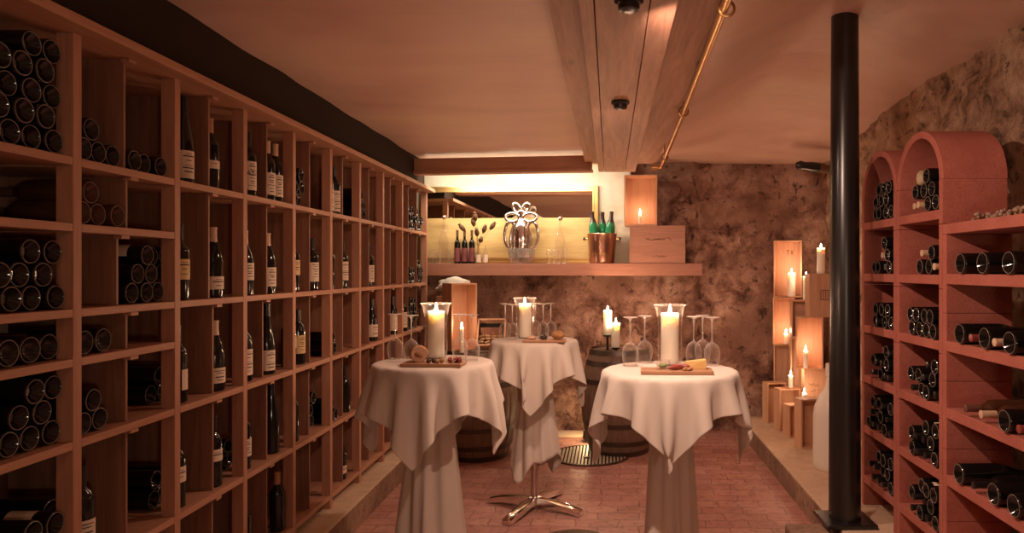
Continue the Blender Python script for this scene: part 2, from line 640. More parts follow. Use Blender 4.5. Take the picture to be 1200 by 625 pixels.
# pelmet (front board, bottom ledge) hiding the light strip
pm = MB()
PM = Matrix.Translation((-0.13, 6.0, 0)) @ Matrix.Rotation(-0.12, 4, 'Z')
pm.box(-1.62, -0.03, 0.03, 0.055, 2.44, 2.555, PM)
pm.box(-1.62, -0.03, 0.0, 0.12, 2.415, 2.44, PM, 0.003)
struct('trim_10', pm, 'pelmet')
# white plaster behind the mirror
wp = MB()
wp.box(-1.95, 0.20, -0.06, 0.075, 1.60, 2.66, Matrix.Translation(WP(0, 0, 0)) @ Matrix.Rotation(BYAW, 4, 'Z') @ Matrix.Rotation(PI, 4, 'Z') @ Matrix.Scale(-1, 4, (1, 0, 0)))
struct('trim_11', wp, 'whitewall')

# ------------------------------------------------------------------ bottles
PROFILES = {
    'claret': [(0.012, 0.022), (0.026, 0.010), (0.0335, 0.0), (0.0368, 0.003), (0.0375, 0.010), (0.0375, 0.185), (0.0355, 0.200), (0.027, 0.215), (0.0175, 0.226), (0.0145, 0.236), (0.0140, 0.292), (0.0155, 0.293), (0.0155, 0.300)],
    'burgundy': [(0.012, 0.022), (0.027, 0.010), (0.036, 0.0), (0.040, 0.004), (0.0405, 0.012), (0.0405, 0.145), (0.038, 0.168), (0.031, 0.195), (0.022, 0.220), (0.0165, 0.240), (0.0145, 0.260), (0.0143, 0.292), (0.0158, 0.293), (0.0158, 0.300)],
    'champagne': [(0.014, 0.026), (0.030, 0.012), (0.041, 0.0), (0.0445, 0.004), (0.045, 0.012), (0.045, 0.165), (0.042, 0.190), (0.033, 0.220), (0.023, 0.245), (0.0175, 0.268), (0.016, 0.300), (0.018, 0.302), (0.018, 0.320)],
    'slim': [(0.010, 0.014), (0.022, 0.006), (0.0275, 0.0), (0.029, 0.004), (0.029, 0.010), (0.029, 0.185), (0.0275, 0.200), (0.020, 0.216), (0.0135, 0.226), (0.0115, 0.240), (0.0115, 0.310), (0.0125, 0.311), (0.0125, 0.320)],
    'hock': [(0.012, 0.020), (0.026, 0.008), (0.033, 0.0), (0.037, 0.004), (0.0375, 0.010), (0.0375, 0.14), (0.034, 0.18), (0.026, 0.23), (0.018, 0.28), (0.0145, 0.32), (0.0145, 0.342), (0.016, 0.343), (0.016, 0.350)],
}
_mc = {}


def bmesh_part(key, fn):
    if key not in _mc:
        _mc[key] = fn()
    return _mc[key]


def bottle_meshes(shape, glass, cap, lab, lz=(0.05, 0.13), low=False, ring=False):
    prof = PROFILES[shape]
    n = 18 if low else 28
    body = bmesh_part((shape, glass, n), lambda: MB().lathe(prof, n).mesh('glass_body', M[glass], True))
    out = [('glass_body', body)]
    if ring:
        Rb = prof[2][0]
        out.append(('base_ring', bmesh_part((shape, 'ring'), lambda: MB().lathe([(Rb - 0.0018, 0.0004), (Rb - 0.0006, -0.0008), (Rb + 0.0008, 0.0001)], 28, None, False, False).mesh('base_ring', M['base_ring'], True))))  # thin pale ring added as a painted highlight round the base
    top = prof[-1][1]
    if cap:
        def mk():
            zn = top - 0.062
            pts = [(r + 0.0008, z) for r, z in prof if z >= zn and r < 0.03]
            r0 = np.interp(zn, [z for r, z in prof[3:]], [r for r, z in prof[3:]]) + 0.0008
            return MB().lathe([(r0, zn)] + pts + [(0.008, top + 0.0015)], n).mesh('capsule', M[cap], True)
        out.append(('capsule', bmesh_part((shape, cap, n, 'c'), mk)))
    if lab:
        def mk2():
            R = max(r for r, z in prof) + 0.0006
            return MB().lathe([(R, lz[0]), (R, lz[1])], 20, None, False, False, -1.25, 1.25).mesh('paper_label', M[lab], True)
        out.append(('paper_label', bmesh_part((shape, lab, lz, 'l'), mk2)))
    return out


def put_bottle(meshes, mtx, label, group, name='wine_bottle', cat='bottle', ink=None):
    o = bpy.data.objects.new(name, None)
    o.empty_display_size = 0.03
    C.objects.link(o)
    o.matrix_world = mtx
    tag(o, label, cat, group)
    for nm, me in meshes:
        c = link(nm, me, o)
        if ink and nm == 'paper_label':
            link('label_print', ink, c)
    return o


ORD = ['first', 'second', 'third', 'fourth', 'fifth', 'sixth', 'seventh', 'eighth', 'ninth']
LAY = ['bottom', 'second', 'third', 'fourth', 'fifth']


def lie_matrix(frame, p, out=1):
    """bottle axis along the frame's -x (base outwards at p) or flipped (neck outwards)"""
    q = frame.to_3x3()
    inward = (q @ Vector((-1, 0, 0))).normalized()
    ydir = Vector((0, 0, 1))
    if out == 1:
        z = inward
    else:
        z = -inward
    x = ydir
    y = z.cross(x).normalized()
    x = y.cross(z)
    m = Matrix((x, y, z)).transposed().to_4x4()
    m.translation = p
    spin = Matrix.Rotation(random.uniform(-2.2, 2.2), 4, 'Z')
    return m @ spin


def ink_mesh(R, z0, z1, seed):
    """printed lines on a label"""
    rnd = random.Random(seed)
    mb = MB()
    z = z1 - 0.014
    while z > z0 + 0.012:
        a = rnd.uniform(0.25, 0.6)
        h = rnd.choice([0.003, 0.0045, 0.002])
        mb.lathe([(R + 0.0012, z), (R + 0.0012, z + h)], 10, None, False, False, -a, a)
        z -= rnd.uniform(0.009, 0.02)
    return mb.mesh('label_print', M['ink'])


INK = {}


def ink_for(shape, lz, seed=0):
    k = (shape, lz, seed % 3)
    if k not in INK:
        INK[k] = ink_mesh(max(r for r, z in PROFILES[shape]), lz[0], lz[1], seed % 3 + 1)
    return INK[k]


# ------------------------------------------------------------------ wooden rack
BAY = 0.514
POST = [1.657 + BAY * k for k in range(9)]        # far edge of each post's front face
U_END = 6.588
SHELF = {'bottom': 0.24, 'fourth': 0.655, 'third': 1.06, 'second': 1.46, 'top': 1.92}
EXTRA = {'third low': 1.31, 'second low': 1.72}
ROWTOP = {'bottom': 0.63, 'fourth': 1.035, 'third': 1.435, 'second': 1.895, 'top': 2.295}
DEP = 0.485
rack = thing('wine_rack', 'tall pine wine rack of square compartments along the plastered side wall', 'wine rack', (RX, 0, 0.16), RYAW)


def rk(mb, name, mat):
    mb.v = [(x, y, z - 0.16) for x, y, z in mb.v]
    return mb.build(name, mat, rack)


posts = POST + [U_END]
for u in posts:
    rk(MB().box(-0.052, 0, u - 0.035, u, 0.16, 2.295, None, 0.002), 'post', 'rack')
    rk(MB().box(-DEP + 0.012, -DEP + 0.055, u - 0.035, u, 0.16, 2.295), 'rear_post', 'rack')
rk(MB().box(-DEP - 0.01, 0.07, 1.55, U_END + 0.02, 2.295, 2.325, None, 0.003), 'top_board', 'rack_shelf')
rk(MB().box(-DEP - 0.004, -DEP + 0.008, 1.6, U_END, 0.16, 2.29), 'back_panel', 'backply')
for k in range(9):
    u0 = posts[k]
    u1 = posts[k + 1] - 0.035
    zs = list(SHELF.values()) + (list(EXTRA.values()) if k < 2 else [])
    for z in zs:
        rk(MB().box(-DEP + 0.058, -0.0005, u0 + 0.0005, u1 - 0.0005, z - 0.025, z, None, 0.002), 'shelf', 'rack_shelf')
    for z in list(SHELF.values()) + [2.32]:
        pass
    rk(MB().box(-DEP + 0.009, -DEP + 0.030, u0 + 0.001, u1 - 0.001, 2.19, 2.27), 'rear_rail', 'rack_shelf')
    rk(MB().box(-DEP + 0.009, -DEP + 0.030, u0 + 0.001, u1 - 0.001, 1.20, 1.27), 'rear_rail', 'rack_shelf')
DIV = {(1, 'top'): 0.47, (1, 'second'): 0.40, (2, 'third'): 0.55, (2, 'fourth'): 0.55, (2, 'bottom'): 0.54, (3, 'third'): 0.41, (4, 'fourth'): 0.47, (0, 'second'): 0.33, (0, 'second low'): 0.30, (0, 'third'): 0.35, (0, 'fourth'): 0.38}


def cells(k):
    """row name -> (z floor, z top) for bay k"""
    d = {r: (SHELF[r], ROWTOP[r]) for r in SHELF}
    if k < 2:
        d['second'] = (1.46, 1.695)
        d['second low'] = (1.72, 1.895)
        d['third'] = (1.06, 1.285)
        d['third low'] = (1.31, 1.435)
    return d


def divu(k, r):
    if k == 8:
        return 6.03
    return POST[k] + DIV.get((k, r), 0.49) * BAY


for k in range(9):
    for r, (z0, z1) in cells(k).items():
        if k == 0 and r in ('top', 'third low'):
            continue
        for u in ([divu(k, r)] if k < 8 else [6.03, 6.32]):
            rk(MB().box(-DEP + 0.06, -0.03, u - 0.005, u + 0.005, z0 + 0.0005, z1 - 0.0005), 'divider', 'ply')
            rk(MB().box(-0.028, -0.002, u - 0.02, u + 0.02, z1 - 0.012, z1 - 0.001), 'cleat', 'rack')

BAYN = ['nearest bay', 'second bay', 'third bay', 'fourth bay', 'fifth bay', 'sixth bay', 'seventh bay', 'eighth bay', 'last bay']
ROWN = {'top': 'top shelf', 'second': 'second shelf', 'second low': 'upper short shelf', 'third': 'third shelf', 'third low': 'lower short shelf', 'fourth': 'fourth shelf', 'bottom': 'lowest shelf'}


def pile_pos(rows, R):
    """2-D positions (s, h) of bottles stacked in layers"""
    pyr = all(rows[i] > rows[i + 1] for i in range(len(rows) - 1))
    out = []
    for k, n in enumerate(rows):
        off = k * R if pyr else (k % 2) * R
        for i in range(n):
            out.append((k, i, R + off * 1.018 + i * 2 * R * 1.018, R + 0.001 + k * R * 1.774))
    return out


def rack_pile(bay, row, side, rows, glass='bottle', R=0.0375, v0=0.02, half='', lab=None, shape='claret', cap='cap_black', u0=None):
    z0 = SHELF.get(row, EXTRA.get(row, 0))
    a = POST[bay] + 0.004
    b = (posts[bay + 1] - 0.035) - 0.002
    if u0 is not None:
        a = u0
    g = f'bottles lying on the {ROWN[row]}, {BAYN[bay]} of the wooden rack {half}'.strip()
    look = {'bottle': 'dark', 'bottle_amber': 'brown', 'bottle_green': 'green'}[glass]
    for k, i, s, h in pile_pos(rows, R):
        u = a + s if side == 'near' else b - s
        lb = lab if (k + i) % 2 == 0 else None
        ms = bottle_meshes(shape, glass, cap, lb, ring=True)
        p = RP(u, v0 + random.uniform(0, 0.02), z0 + h)
        lbl = f'{look} lying bottle, {ORD[i]} from {side} post, {LAY[k]} layer, {ROWN[row]}, {BAYN[bay]}' + (f', {half}' if half else '')
        put_bottle(ms, lie_matrix(Rm, p), lbl, g)


def su(xr, v, R=0.0375):
    u = (1311 + F * v) / (700 - xr)
    for _ in range(4):
        u = (1311 + F * v) / (700 - (xr - R * F / u))
    return u


def rack_stand(bay, row, xr, shape='claret', lab='paper', cap='cap_black', lz=(0.03, 0.12), v=0.062, glass='bottle', desc='', turn=0.5):
    z0 = SHELF.get(row, EXTRA.get(row, 0))
    R = max(r for r, z in PROFILES[shape])
    u = su(xr, v, R)
    lo, hi = POST[bay], posts[bay + 1] - 0.035
    u = min(max(u, lo + R + 0.003), hi - R - 0.003)
    for dv in ([divu(bay, row)] if bay < 8 else [6.03, 6.32]):
        if abs(u - dv) < R + 0.007:
            u = dv + (R + 0.008) * (1 if u > dv else -1)
    p = RP(u, v + random.uniform(0, 0.006), z0 + 0.0005)
    m = Matrix.Translation(p) @ Matrix.Rotation(RYAW - turn, 4, 'Z')
    ms = bottle_meshes(shape, glass, cap, lab, lz)
    half = 'near' if u < divu(bay, row) else 'far'
    return put_bottle(ms, m, f'standing bottle {desc}, {ROWN[row]}, {half} half of {BAYN[bay]}', f'bottles standing in the wooden rack', ink=ink_for(shape, lz, bay + len(row)) if lab else None)


def wrapped_text(txt, size, R, zc, parent):
    """flat letters bent round a bottle label"""
    cu = bpy.data.curves.new('lettering', 'FONT')
    cu.body = txt
    cu.size = size
    cu.align_x = 'CENTER'
    tmp = bpy.data.objects.new('lettering', cu)
    C.objects.link(tmp)
    bpy.context.view_layer.update()
    me = bpy.data.meshes.new_from_object(tmp.evaluated_get(bpy.context.evaluated_depsgraph_get()))
    bpy.data.objects.remove(tmp)
    for v in me.vertices:
        a = v.co.x / R
        v.co = Vector((R * math.cos(a), R * math.sin(a), zc + v.co.y))
    me.materials.clear()
    me.materials.append(M['ink'])
    me.name = 'label_lettering'
    return link('label_lettering', me, parent)


# --- nearest bay
rack_pile(0, 'top', 'far', [4, 4, 4, 3, 2], lab='paper')
rack_pile(0, 'second', 'far', [3, 3, 2])
rack_pile(0, 'third low', 'far', [4], lab='paper', R=0.0405, shape='burgundy')
rack_pile(0, 'third', 'far', [3, 2, 2])
rack_pile(0, 'fourth', 'far', [3, 3, 2], lab='paper')
# --- second bay
rack_pile(1, 'top', 'near', [3, 1], lab='paper', half='near half')
rack_pile(1, 'top', 'far', [3], half='far half')
rack_pile(1, 'second low', 'near', [3, 1], glass='bottle_amber', cap='cap_brown')
rack_pile(1, 'second', 'far', [3, 2, 1], lab='paper')
rack_pile(1, 'third low', 'near', [2], shape='burgundy', R=0.0405)
rack_pile(1, 'third', 'near', [2, 1])
rack_pile(1, 'fourth', 'near', [2, 2, 1], v0=0.115)
rack_stand(1, 'fourth', 111, 'claret', 'paper', 'cap_black', (0.02, 0.13), desc='with large cream label')
# --- third bay
rack_stand(2, 'top', 228, 'hock', 'paper', 'cap_black', (0.02, 0.13), desc='with broad white label')
rack_stand(2, 'top', 257, 'claret', 'paper', 'cap_tan', (0.085, 0.12), desc='with narrow label band')
rack_stand(2, 'second', 222, 'claret', 'paper_y', 'cap_black', (0.08, 0.16), desc='with yellow label')
rack_pile(2, 'second', 'near', [3, 2, 2], v0=0.12, half='near half')
rack_stand(2, 'second', 262.5, 'burgundy', 'paper', 'cap_cream', (0.035, 0.09), desc='with small white label')
rack_pile(2, 'second', 'far', [2, 2], v0=0.13, half='far half')
rack_stand(2, 'third', 219, 'claret', 'paper', 'cap_black', (0.05, 0.13), desc='half turned away', turn=-0.7)
rack_pile(2, 'third', 'near', [3, 2], v0=0.12)
rack_stand(2, 'third', 263, 'burgundy', 'paper', 'cap_cream', (0.035, 0.10), desc='with square white label')
rack_stand(2, 'fourth', 217, 'claret', 'paper', 'cap_black', (0.10, 0.16), desc='with two part label')
rack_pile(2, 'fourth', 'near', [3, 2], v0=0.12, half='near half')
rack_stand(2, 'fourth', 260, 'claret', 'paper', 'cap_black', (0.11, 0.16), desc='with high white label')
rack_pile(2, 'fourth', 'far', [2, 1], v0=0.13, half='far half')
rack_stand(2, 'bottom', 219, 'claret', None, 'cap_black', desc='in plain dark glass')
# --- fourth bay
ast = rack_stand(3, 'top', 300, 'claret', 'paper', 'cap_black', (0.03, 0.165), desc='with tall white label')
wrapped_text('AST', 0.034, 0.0388, 0.098, ast)
rack_stand(3, 'top', 323, 'claret', 'paper', 'cap_cream', (0.03, 0.14), desc='first of two with cream capsules')
rack_stand(3, 'top', 332.5, 'claret', 'paper', 'cap_cream', (0.03, 0.14), desc='second of two with cream capsules')
rack_stand(3, 'second', 298, 'burgundy', 'paper', 'cap_cream', (0.07, 0.15), desc='with high cream label')
rack_stand(3, 'second', 324, 'burgundy', 'paper', 'cap_cream', (0.035, 0.13), desc='with tall pale label')
rack_stand(3, 'third', 296, 'claret', 'paper', 'cap_black', (0.03, 0.15), desc='with long white label')
rack_stand(3, 'third', 322, 'hock', 'paper', 'cap_black', (0.02, 0.12), desc='with sloping shoulders and white label')
rack_stand(3, 'fourth', 295, 'claret', 'paper', 'cap_black', (0.06, 0.14), desc='with two part cream label')
rack_pile(3, 'fourth', 'near', [2, 1], v0=0.12)
rack_stand(3, 'fourth', 328, 'hock', None, 'cap_black', desc='tall in plain dark glass')
rack_stand(3, 'bottom', 334, 'claret', None, 'cap_tan', desc='with tan capsule')
rack_stand(3, 'bottom', 294, 'claret', None, 'cap_black', desc='in plain dark glass')
# --- fifth bay
rack_pile(4, 'top', 'near', [2, 2, 2])
rack_stand(4, 'second', 352, 'claret', 'paper_y', 'cap_black', (0.09, 0.17), desc='with cream and yellow label')
rack_stand(4, 'second', 374, 'claret', 'paper', 'cap_black', (0.05, 0.16), desc='with long white label')
rack_stand(4, 'third', 348, 'claret', 'paper', 'cap_black', (0.10, 0.16), desc='first of a pair')
rack_stand(4, 'third', 358, 'claret', 'paper_y', 'cap_black', (0.06, 0.16), desc='second of a pair with yellow label')
rack_stand(4, 'fourth', 351, 'claret', None, 'cap_black', desc='in plain dark glass')
rack_pile(4, 'fourth', 'far', [2, 2, 2], v0=0.08)
# --- sixth bay
rack_stand(5, 'top', 391.5, 'claret', 'paper', 'cap_black', (0.02, 0.15), desc='first of two white labelled')
rack_stand(5, 'top', 399.5, 'claret', 'paper', 'cap_black', (0.02, 0.15), desc='second of two white labelled')
rack_stand(5, 'second', 393, 'claret', None, 'cap_black', desc='in plain dark glass')
rack_stand(5, 'second', 409, 'claret', 'paper', 'cap_black', (0.05, 0.17), desc='with tall white label')
rack_pile(5, 'third', 'near', [2, 1], half='near half')
rack_pile(5, 'fourth', 'near', [2, 1])
rack_stand(5, 'fourth', 411, 'claret', None, 'cap_black', desc='in plain dark glass')
rack_stand(5, 'bottom', 404, 'burgundy', 'paper', 'cap_black', (0.04, 0.09), desc='with white label near its foot')
# --- seventh bay
rack_pile(6, 'top', 'near', [2, 2, 2])
rack_stand(6, 'second', 439, 'claret', 'paper', 'cap_black', (0.03, 0.15), desc='with pale label')
rack_stand(6, 'third', 443, 'burgundy', 'paper', 'cap_black', (0.03, 0.12), desc='with broad white label')
rack_stand(6, 'fourth', 438, 'claret', None, 'cap_black', desc='in plain dark glass')
# --- eighth bay, last bay
rack_stand(7, 'third', 468, 'claret', 'paper', 'cap_black', (0.03, 0.16), desc='with white label behind the glasses')
rack_stand(8, 'third', 478, 'claret', 'paper', 'cap_black', (0.03, 0.16), desc='with white label')
rack_pile(8, 'top', 'near', [3, 3, 2], half='middle part', u0=6.04)
rack_pile(8, 'top', 'near', [2, 2, 1], half='end part', u0=6.335)
rack_pile(8, 'second', 'near', [3, 2], half='middle part', u0=6.04)
rack_pile(8, 'second', 'near', [2, 2, 2], half='end part', u0=6.335)
rack_pile(8, 'third', 'near', [3, 3, 3, 3], half='middle part', u0=6.04)

# ------------------------------------------------------------------ terracotta racks
TX = 1.53
TB = [4.306, 3.789, 3.26]        # column boundaries in Y
TD = 0.30
SB = [1.815, 1.51, 1.203, 0.903, 0.60, 0.298]   # underside of shelves
WALLT = 0.036
Tm = Matrix.Translation((TX, 0, 0)) @ Matrix.Rotation(PI, 4, 'Z')     # frame whose -x points into the rack (+X)


def arch_column(y0, y1, label):
    t = thing('terracotta_wine_column', label, 'wine rack', (TX, (y0 + y1) / 2, 0.16))
    w = (y1 - y0) / 2 - 0.001
    # side walls, shelves
    zsp = 2.0
    for sgn in (-1, 1):
        a, b = sorted((sgn * w, sgn * (w - WALLT)))
        z = 0.0
        blocks = [0.0, 0.44 - 0.16 + 0.15, 0.74 - 0.16 + 0.15, 1.04 - 0.01, 1.34 - 0.01, 1.64 - 0.01, zsp - 0.16]
        for i in range(len(blocks) - 1):
            MB().box(0, TD, a, b, blocks[i] + 0.0008, blocks[i + 1] - 0.0008, None, 0.003).build('side_block', 'terra', t)
    for z in SB:
        MB().box(0.0, TD, -(w - WALLT) + 0.0005, w - WALLT - 0.0005, z - 0.16, z - 0.16 + 0.045, None, 0.003).build('shelf', 'terra', t)
    # arch hood
    mb = MB()
    n = 28
    ro, ri = w, w - WALLT
    vs, fs = [], []
    for i in range(n + 1):
        a = PI * i / n
        for (r, x) in ((ro, 0.004), (ro - 0.004, 0), (ri + 0.004, 0), (ri, 0.004), (ri, TD), (ro, TD)):
            vs.append((x, r * math.cos(a), zsp - 0.16 + r * math.sin(a)))
    for i in range(n):
        for j in range(6):
            j2 = (j + 1) % 6
            fs.append((i * 6 + j, i * 6 + j2, (i + 1) * 6 + j2, (i + 1) * 6 + j))
    fs += [(0, 1, 2, 3, 4, 5), tuple(n * 6 + j for j in (5, 4, 3, 2, 1, 0))]
    mb.add(vs, fs).build('arch_hood', 'terra', t, True)
    return t


arch_column(TB[1], TB[0], 'slimmer looking arched terracotta wine column beside the black steel post')
arch_column(TB[2], TB[1], 'arched terracotta wine column between the other arch and the flat topped unit')
# flat topped wide unit
T3B = [1.741, 1.513, 1.208, 0.904, 0.598, 0.298]
T3Y0, T3Y1 = 2.16, 3.259
t3 = thing('terracotta_wine_shelf_unit', 'flat topped wide terracotta wine shelf unit next to the arches', 'wine rack', (TX, 0, 0.16))
for (a, b) in ((T3Y1 - WALLT, T3Y1), (T3Y0, T3Y0 + WALLT)):
    zs = [0.16, 0.43, 0.76, 1.07, 1.38, 1.741]
    for i in range(5):
        MB().box(0.0, TD, a, b, zs[i] - 0.16 + 0.0008, zs[i + 1] - 0.16 - 0.0008, None, 0.003).build('side_block', 'terra', t3)
for i, z in enumerate(T3B):
    e = 0.0 if i == 0 else WALLT + 0.0005
    MB().box(0.0, TD, T3Y0 + e, T3Y1 - e, z - 0.16, z - 0.16 + 0.047, None, 0.003).build('shelf', 'terra', t3)

COLN = {1: 'far arched column', 2: 'middle arched column', 3: 'flat terracotta unit'}
TROW = ['arch', 'second shelf', 'third shelf', 'fourth shelf', 'fifth shelf', 'lowest shelf']


def terra_pile(col, r, rows, flips=(), special={}, R=0.0375):
    y0 = TB[col] + WALLT + 0.004
    z0 = SB[r] + 0.045
    g = f'bottles in the {TROW[r]} of the {COLN[col]}'
    for n, (k, i, s, h) in enumerate(pile_pos(rows, R)):
        y = y0 + s
        out = -1 if n in flips else 1
        glass, cap, lab = special.get(n, ('bottle', 'cap_black', None))
        sh = 'claret'
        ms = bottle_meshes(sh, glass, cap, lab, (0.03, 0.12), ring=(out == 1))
        x = random.uniform(-0.012, 0.006) if out == 1 else 0.30 - random.uniform(0.0, 0.02)
        p = Vector((TX + x, y, z0 + h))
        look = {'bottle': 'dark', 'bottle_green': 'green', 'bottle_pale': 'pale', 'bottle_amber': 'brown'}[glass]
        way = 'neck outward' if out == -1 else 'base outward'
        put_bottle(ms, lie_matrix(Tm, p, out), f'{look} bottle {way}, {ORD[i]} from near side, {LAY[k]} layer, {TROW[r]}, {COLN[col]}', g)


A = ('bottle_green', 'cap_cream', None)
B_ = ('bottle_pale', 'cap_cream', 'paper')
W_ = ('bottle', 'cap_black', 'paper')
R_ = ('bottle', 'cap_red', None)
Cc = ('bottle', 'cap_cream', None)
terra_pile(1, 0, [4, 3, 3])
terra_pile(1, 1, [4, 2, 1], flips=(1, 5), special={5: Cc})
terra_pile(1, 2, [4, 3], flips=(2,))
terra_pile(1, 3, [4, 4, 2], flips=(0, 1, 3, 5, 6, 8))
terra_pile(1, 4, [5, 4, 4], flips=(0, 2, 3, 5, 7, 8, 10), special={9: W_})
terra_pile(1, 5, [4, 4, 3], flips=(1, 2, 3, 6, 7), special={8: W_})
terra_pile(2, 0, [4, 3, 2], flips=(2, 3), special={2: A, 3: A, 8: B_, 7: W_})
terra_pile(2, 1, [3, 2], flips=(0, 4), special={0: Cc, 4: ('bottle_pale', 'cap_cream', None)})
terra_pile(2, 2, [4, 4])
terra_pile(2, 3, [4, 4, 2], flips=(0, 3, 5, 9), special={8: W_})
terra_pile(2, 4, [4, 4, 2], flips=(1, 2, 5, 6), special={8: W_, 9: W_})
terra_pile(2, 5, [4, 4, 3], flips=(1, 3, 5, 6), special={8: W_, 9: W_})


def flat_row(r, items):
    z0 = T3B[r] + 0.047
    for n, (px, sh, out, glass, cap, up) in enumerate(items):
        R = max(q for q, z in PROFILES[sh])
        L = PROFILES[sh][-1][1]
        y = F * TX / (px - CX)
        x = -0.015 if out == 1 else L - 0.02
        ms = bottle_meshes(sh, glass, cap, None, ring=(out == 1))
        p = Vector((TX + x, y, z0 + R + 0.001))
        look = {'bottle': 'dark', 'bottle_green': 'green', 'bottle_pale': 'pale', 'bottle_amber': 'brown'}[glass]
        way = 'neck outward' if out == -1 else 'base outward'
        cp = {'cap_black': '', 'cap_red': ' with red capsule', 'cap_cream': ' with cream capsule', 'cap_brown': ' with brown capsule'}[cap]
        put_bottle(ms, lie_matrix(Tm, p, out), f'{look} bottle {way}{cp}, {ORD[n]} from the arches, {ORD[r]} shelf of flat unit', 'bottles in the flat terracotta unit')


b1 = ('champagne', 1, 'bottle', 'cap_black', 0)
flat_row(1, [(1129, *b1), (1155, *b1), (1186, *b1)])
flat_row(2, [(1128, *b1), (1143, 'claret', -1, 'bottle', 'cap_red', 0), (1157.5, *b1), (1171, 'claret', -1, 'bottle', 'cap_cream', 0), (1187, *b1), (1214, *b1)])
flat_row(3, [(1137, 'claret', -1, 'bottle_amber', 'cap_brown', 0), (1155, 'claret', -1, 'bottle_amber', 'cap_cream', 0), (1181, *b1), (1200, 'claret', -1, 'bottle', 'cap_red', 0)])
flat_row(4, [(1127, *b1), (1146, 'claret', -1, 'bottle', 'cap_black', 0), (1168, *b1), (1192, *b1)])

# dried grape bunches on the flat top
rnd = random.Random(3)
for nm, (xa, xb), lab in (('a', (1143, 1157), 'small bunch of dried grapes on flat terracotta top beside the arch'), ('b', (1164, 1215), 'long bunch of dried grapes on flat terracotta top')):
    ya, yb = F * (TX + 0.09) / (xa - CX), F * (TX + 0.09) / (xb - CX)
    zt = T3B[0] + 0.047
    bunch = thing('dried_grape_bunch', lab, 'dried fruit', (TX + 0.10, (ya + yb) / 2, zt))
    half = abs(ya - yb) / 2
    st = [(0, -half * 0.95, 0.012), (0.01, 0, 0.02), (0.0, half * 0.9, 0.014)]
    MB().tube(st, 0.003, 6).build('stalk', 'stem', bunch)
    for q in range(int(10 + half * 220)):
        mb = MB()
        y = rnd.uniform(-half, half)
        k = math.sqrt(max(0, 1 - (y / (half * 1.1)) ** 2))
        mb.blob((0, 0, 0), 0.0095, 0.0095, 0.009, q, 0.3, 8)
        g = mb.build('grape', 'grape', bunch, True)
        g.location = (rnd.uniform(-0.04, 0.04) * k, y, 0.009 + rnd.uniform(0, 0.03) * k)

# ------------------------------------------------------------------ candles
NL = [0]


def point_light(loc, watts, col=(1, 0.59, 0.36), r=0.012):
    l = bpy.data.lights.new('candle_or_fill_light', 'POINT')
    l.energy = watts * 1.25
    l.color = col
    l.shadow_soft_size = r
    o = bpy.data.objects.new('candle_or_fill_light', l)
    C.objects.link(o)
    o.location = loc
    return o


FLAME_ME = MB().lathe([(0.0008, 0.0), (0.0035, 0.004), (0.0052, 0.010), (0.0045, 0.018), (0.0025, 0.027), (0.0006, 0.036)], 12).mesh('flame', M['flame'], True)


def candle(loc, h, r, label, watts=3.0, group='lit candles', name='candle'):
    t = thing(name, label, 'candle', loc, 0, group)
    MB().lathe([(r * 0.98, 0), (r, 0.003), (r, h - 0.004), (r * 0.96, h), (r * 0.8, h - 0.003), (r * 0.3, h - 0.006)], 24).build('wax', 'wax', t, True)
    MB().tube([(0, 0, h - 0.007), (0.001, 0, h + 0.006)], 0.0012, 6).build('wick', 'wick', t)
    fl = link('flame', FLAME_ME, t)
    fl.location = (0.001, 0, h + 0.002)
    fl.scale = (1.3, 1.3, 1.15)
    point_light(Vector(loc) + Vector((0, 0, h + 0.030)), watts)
    return t


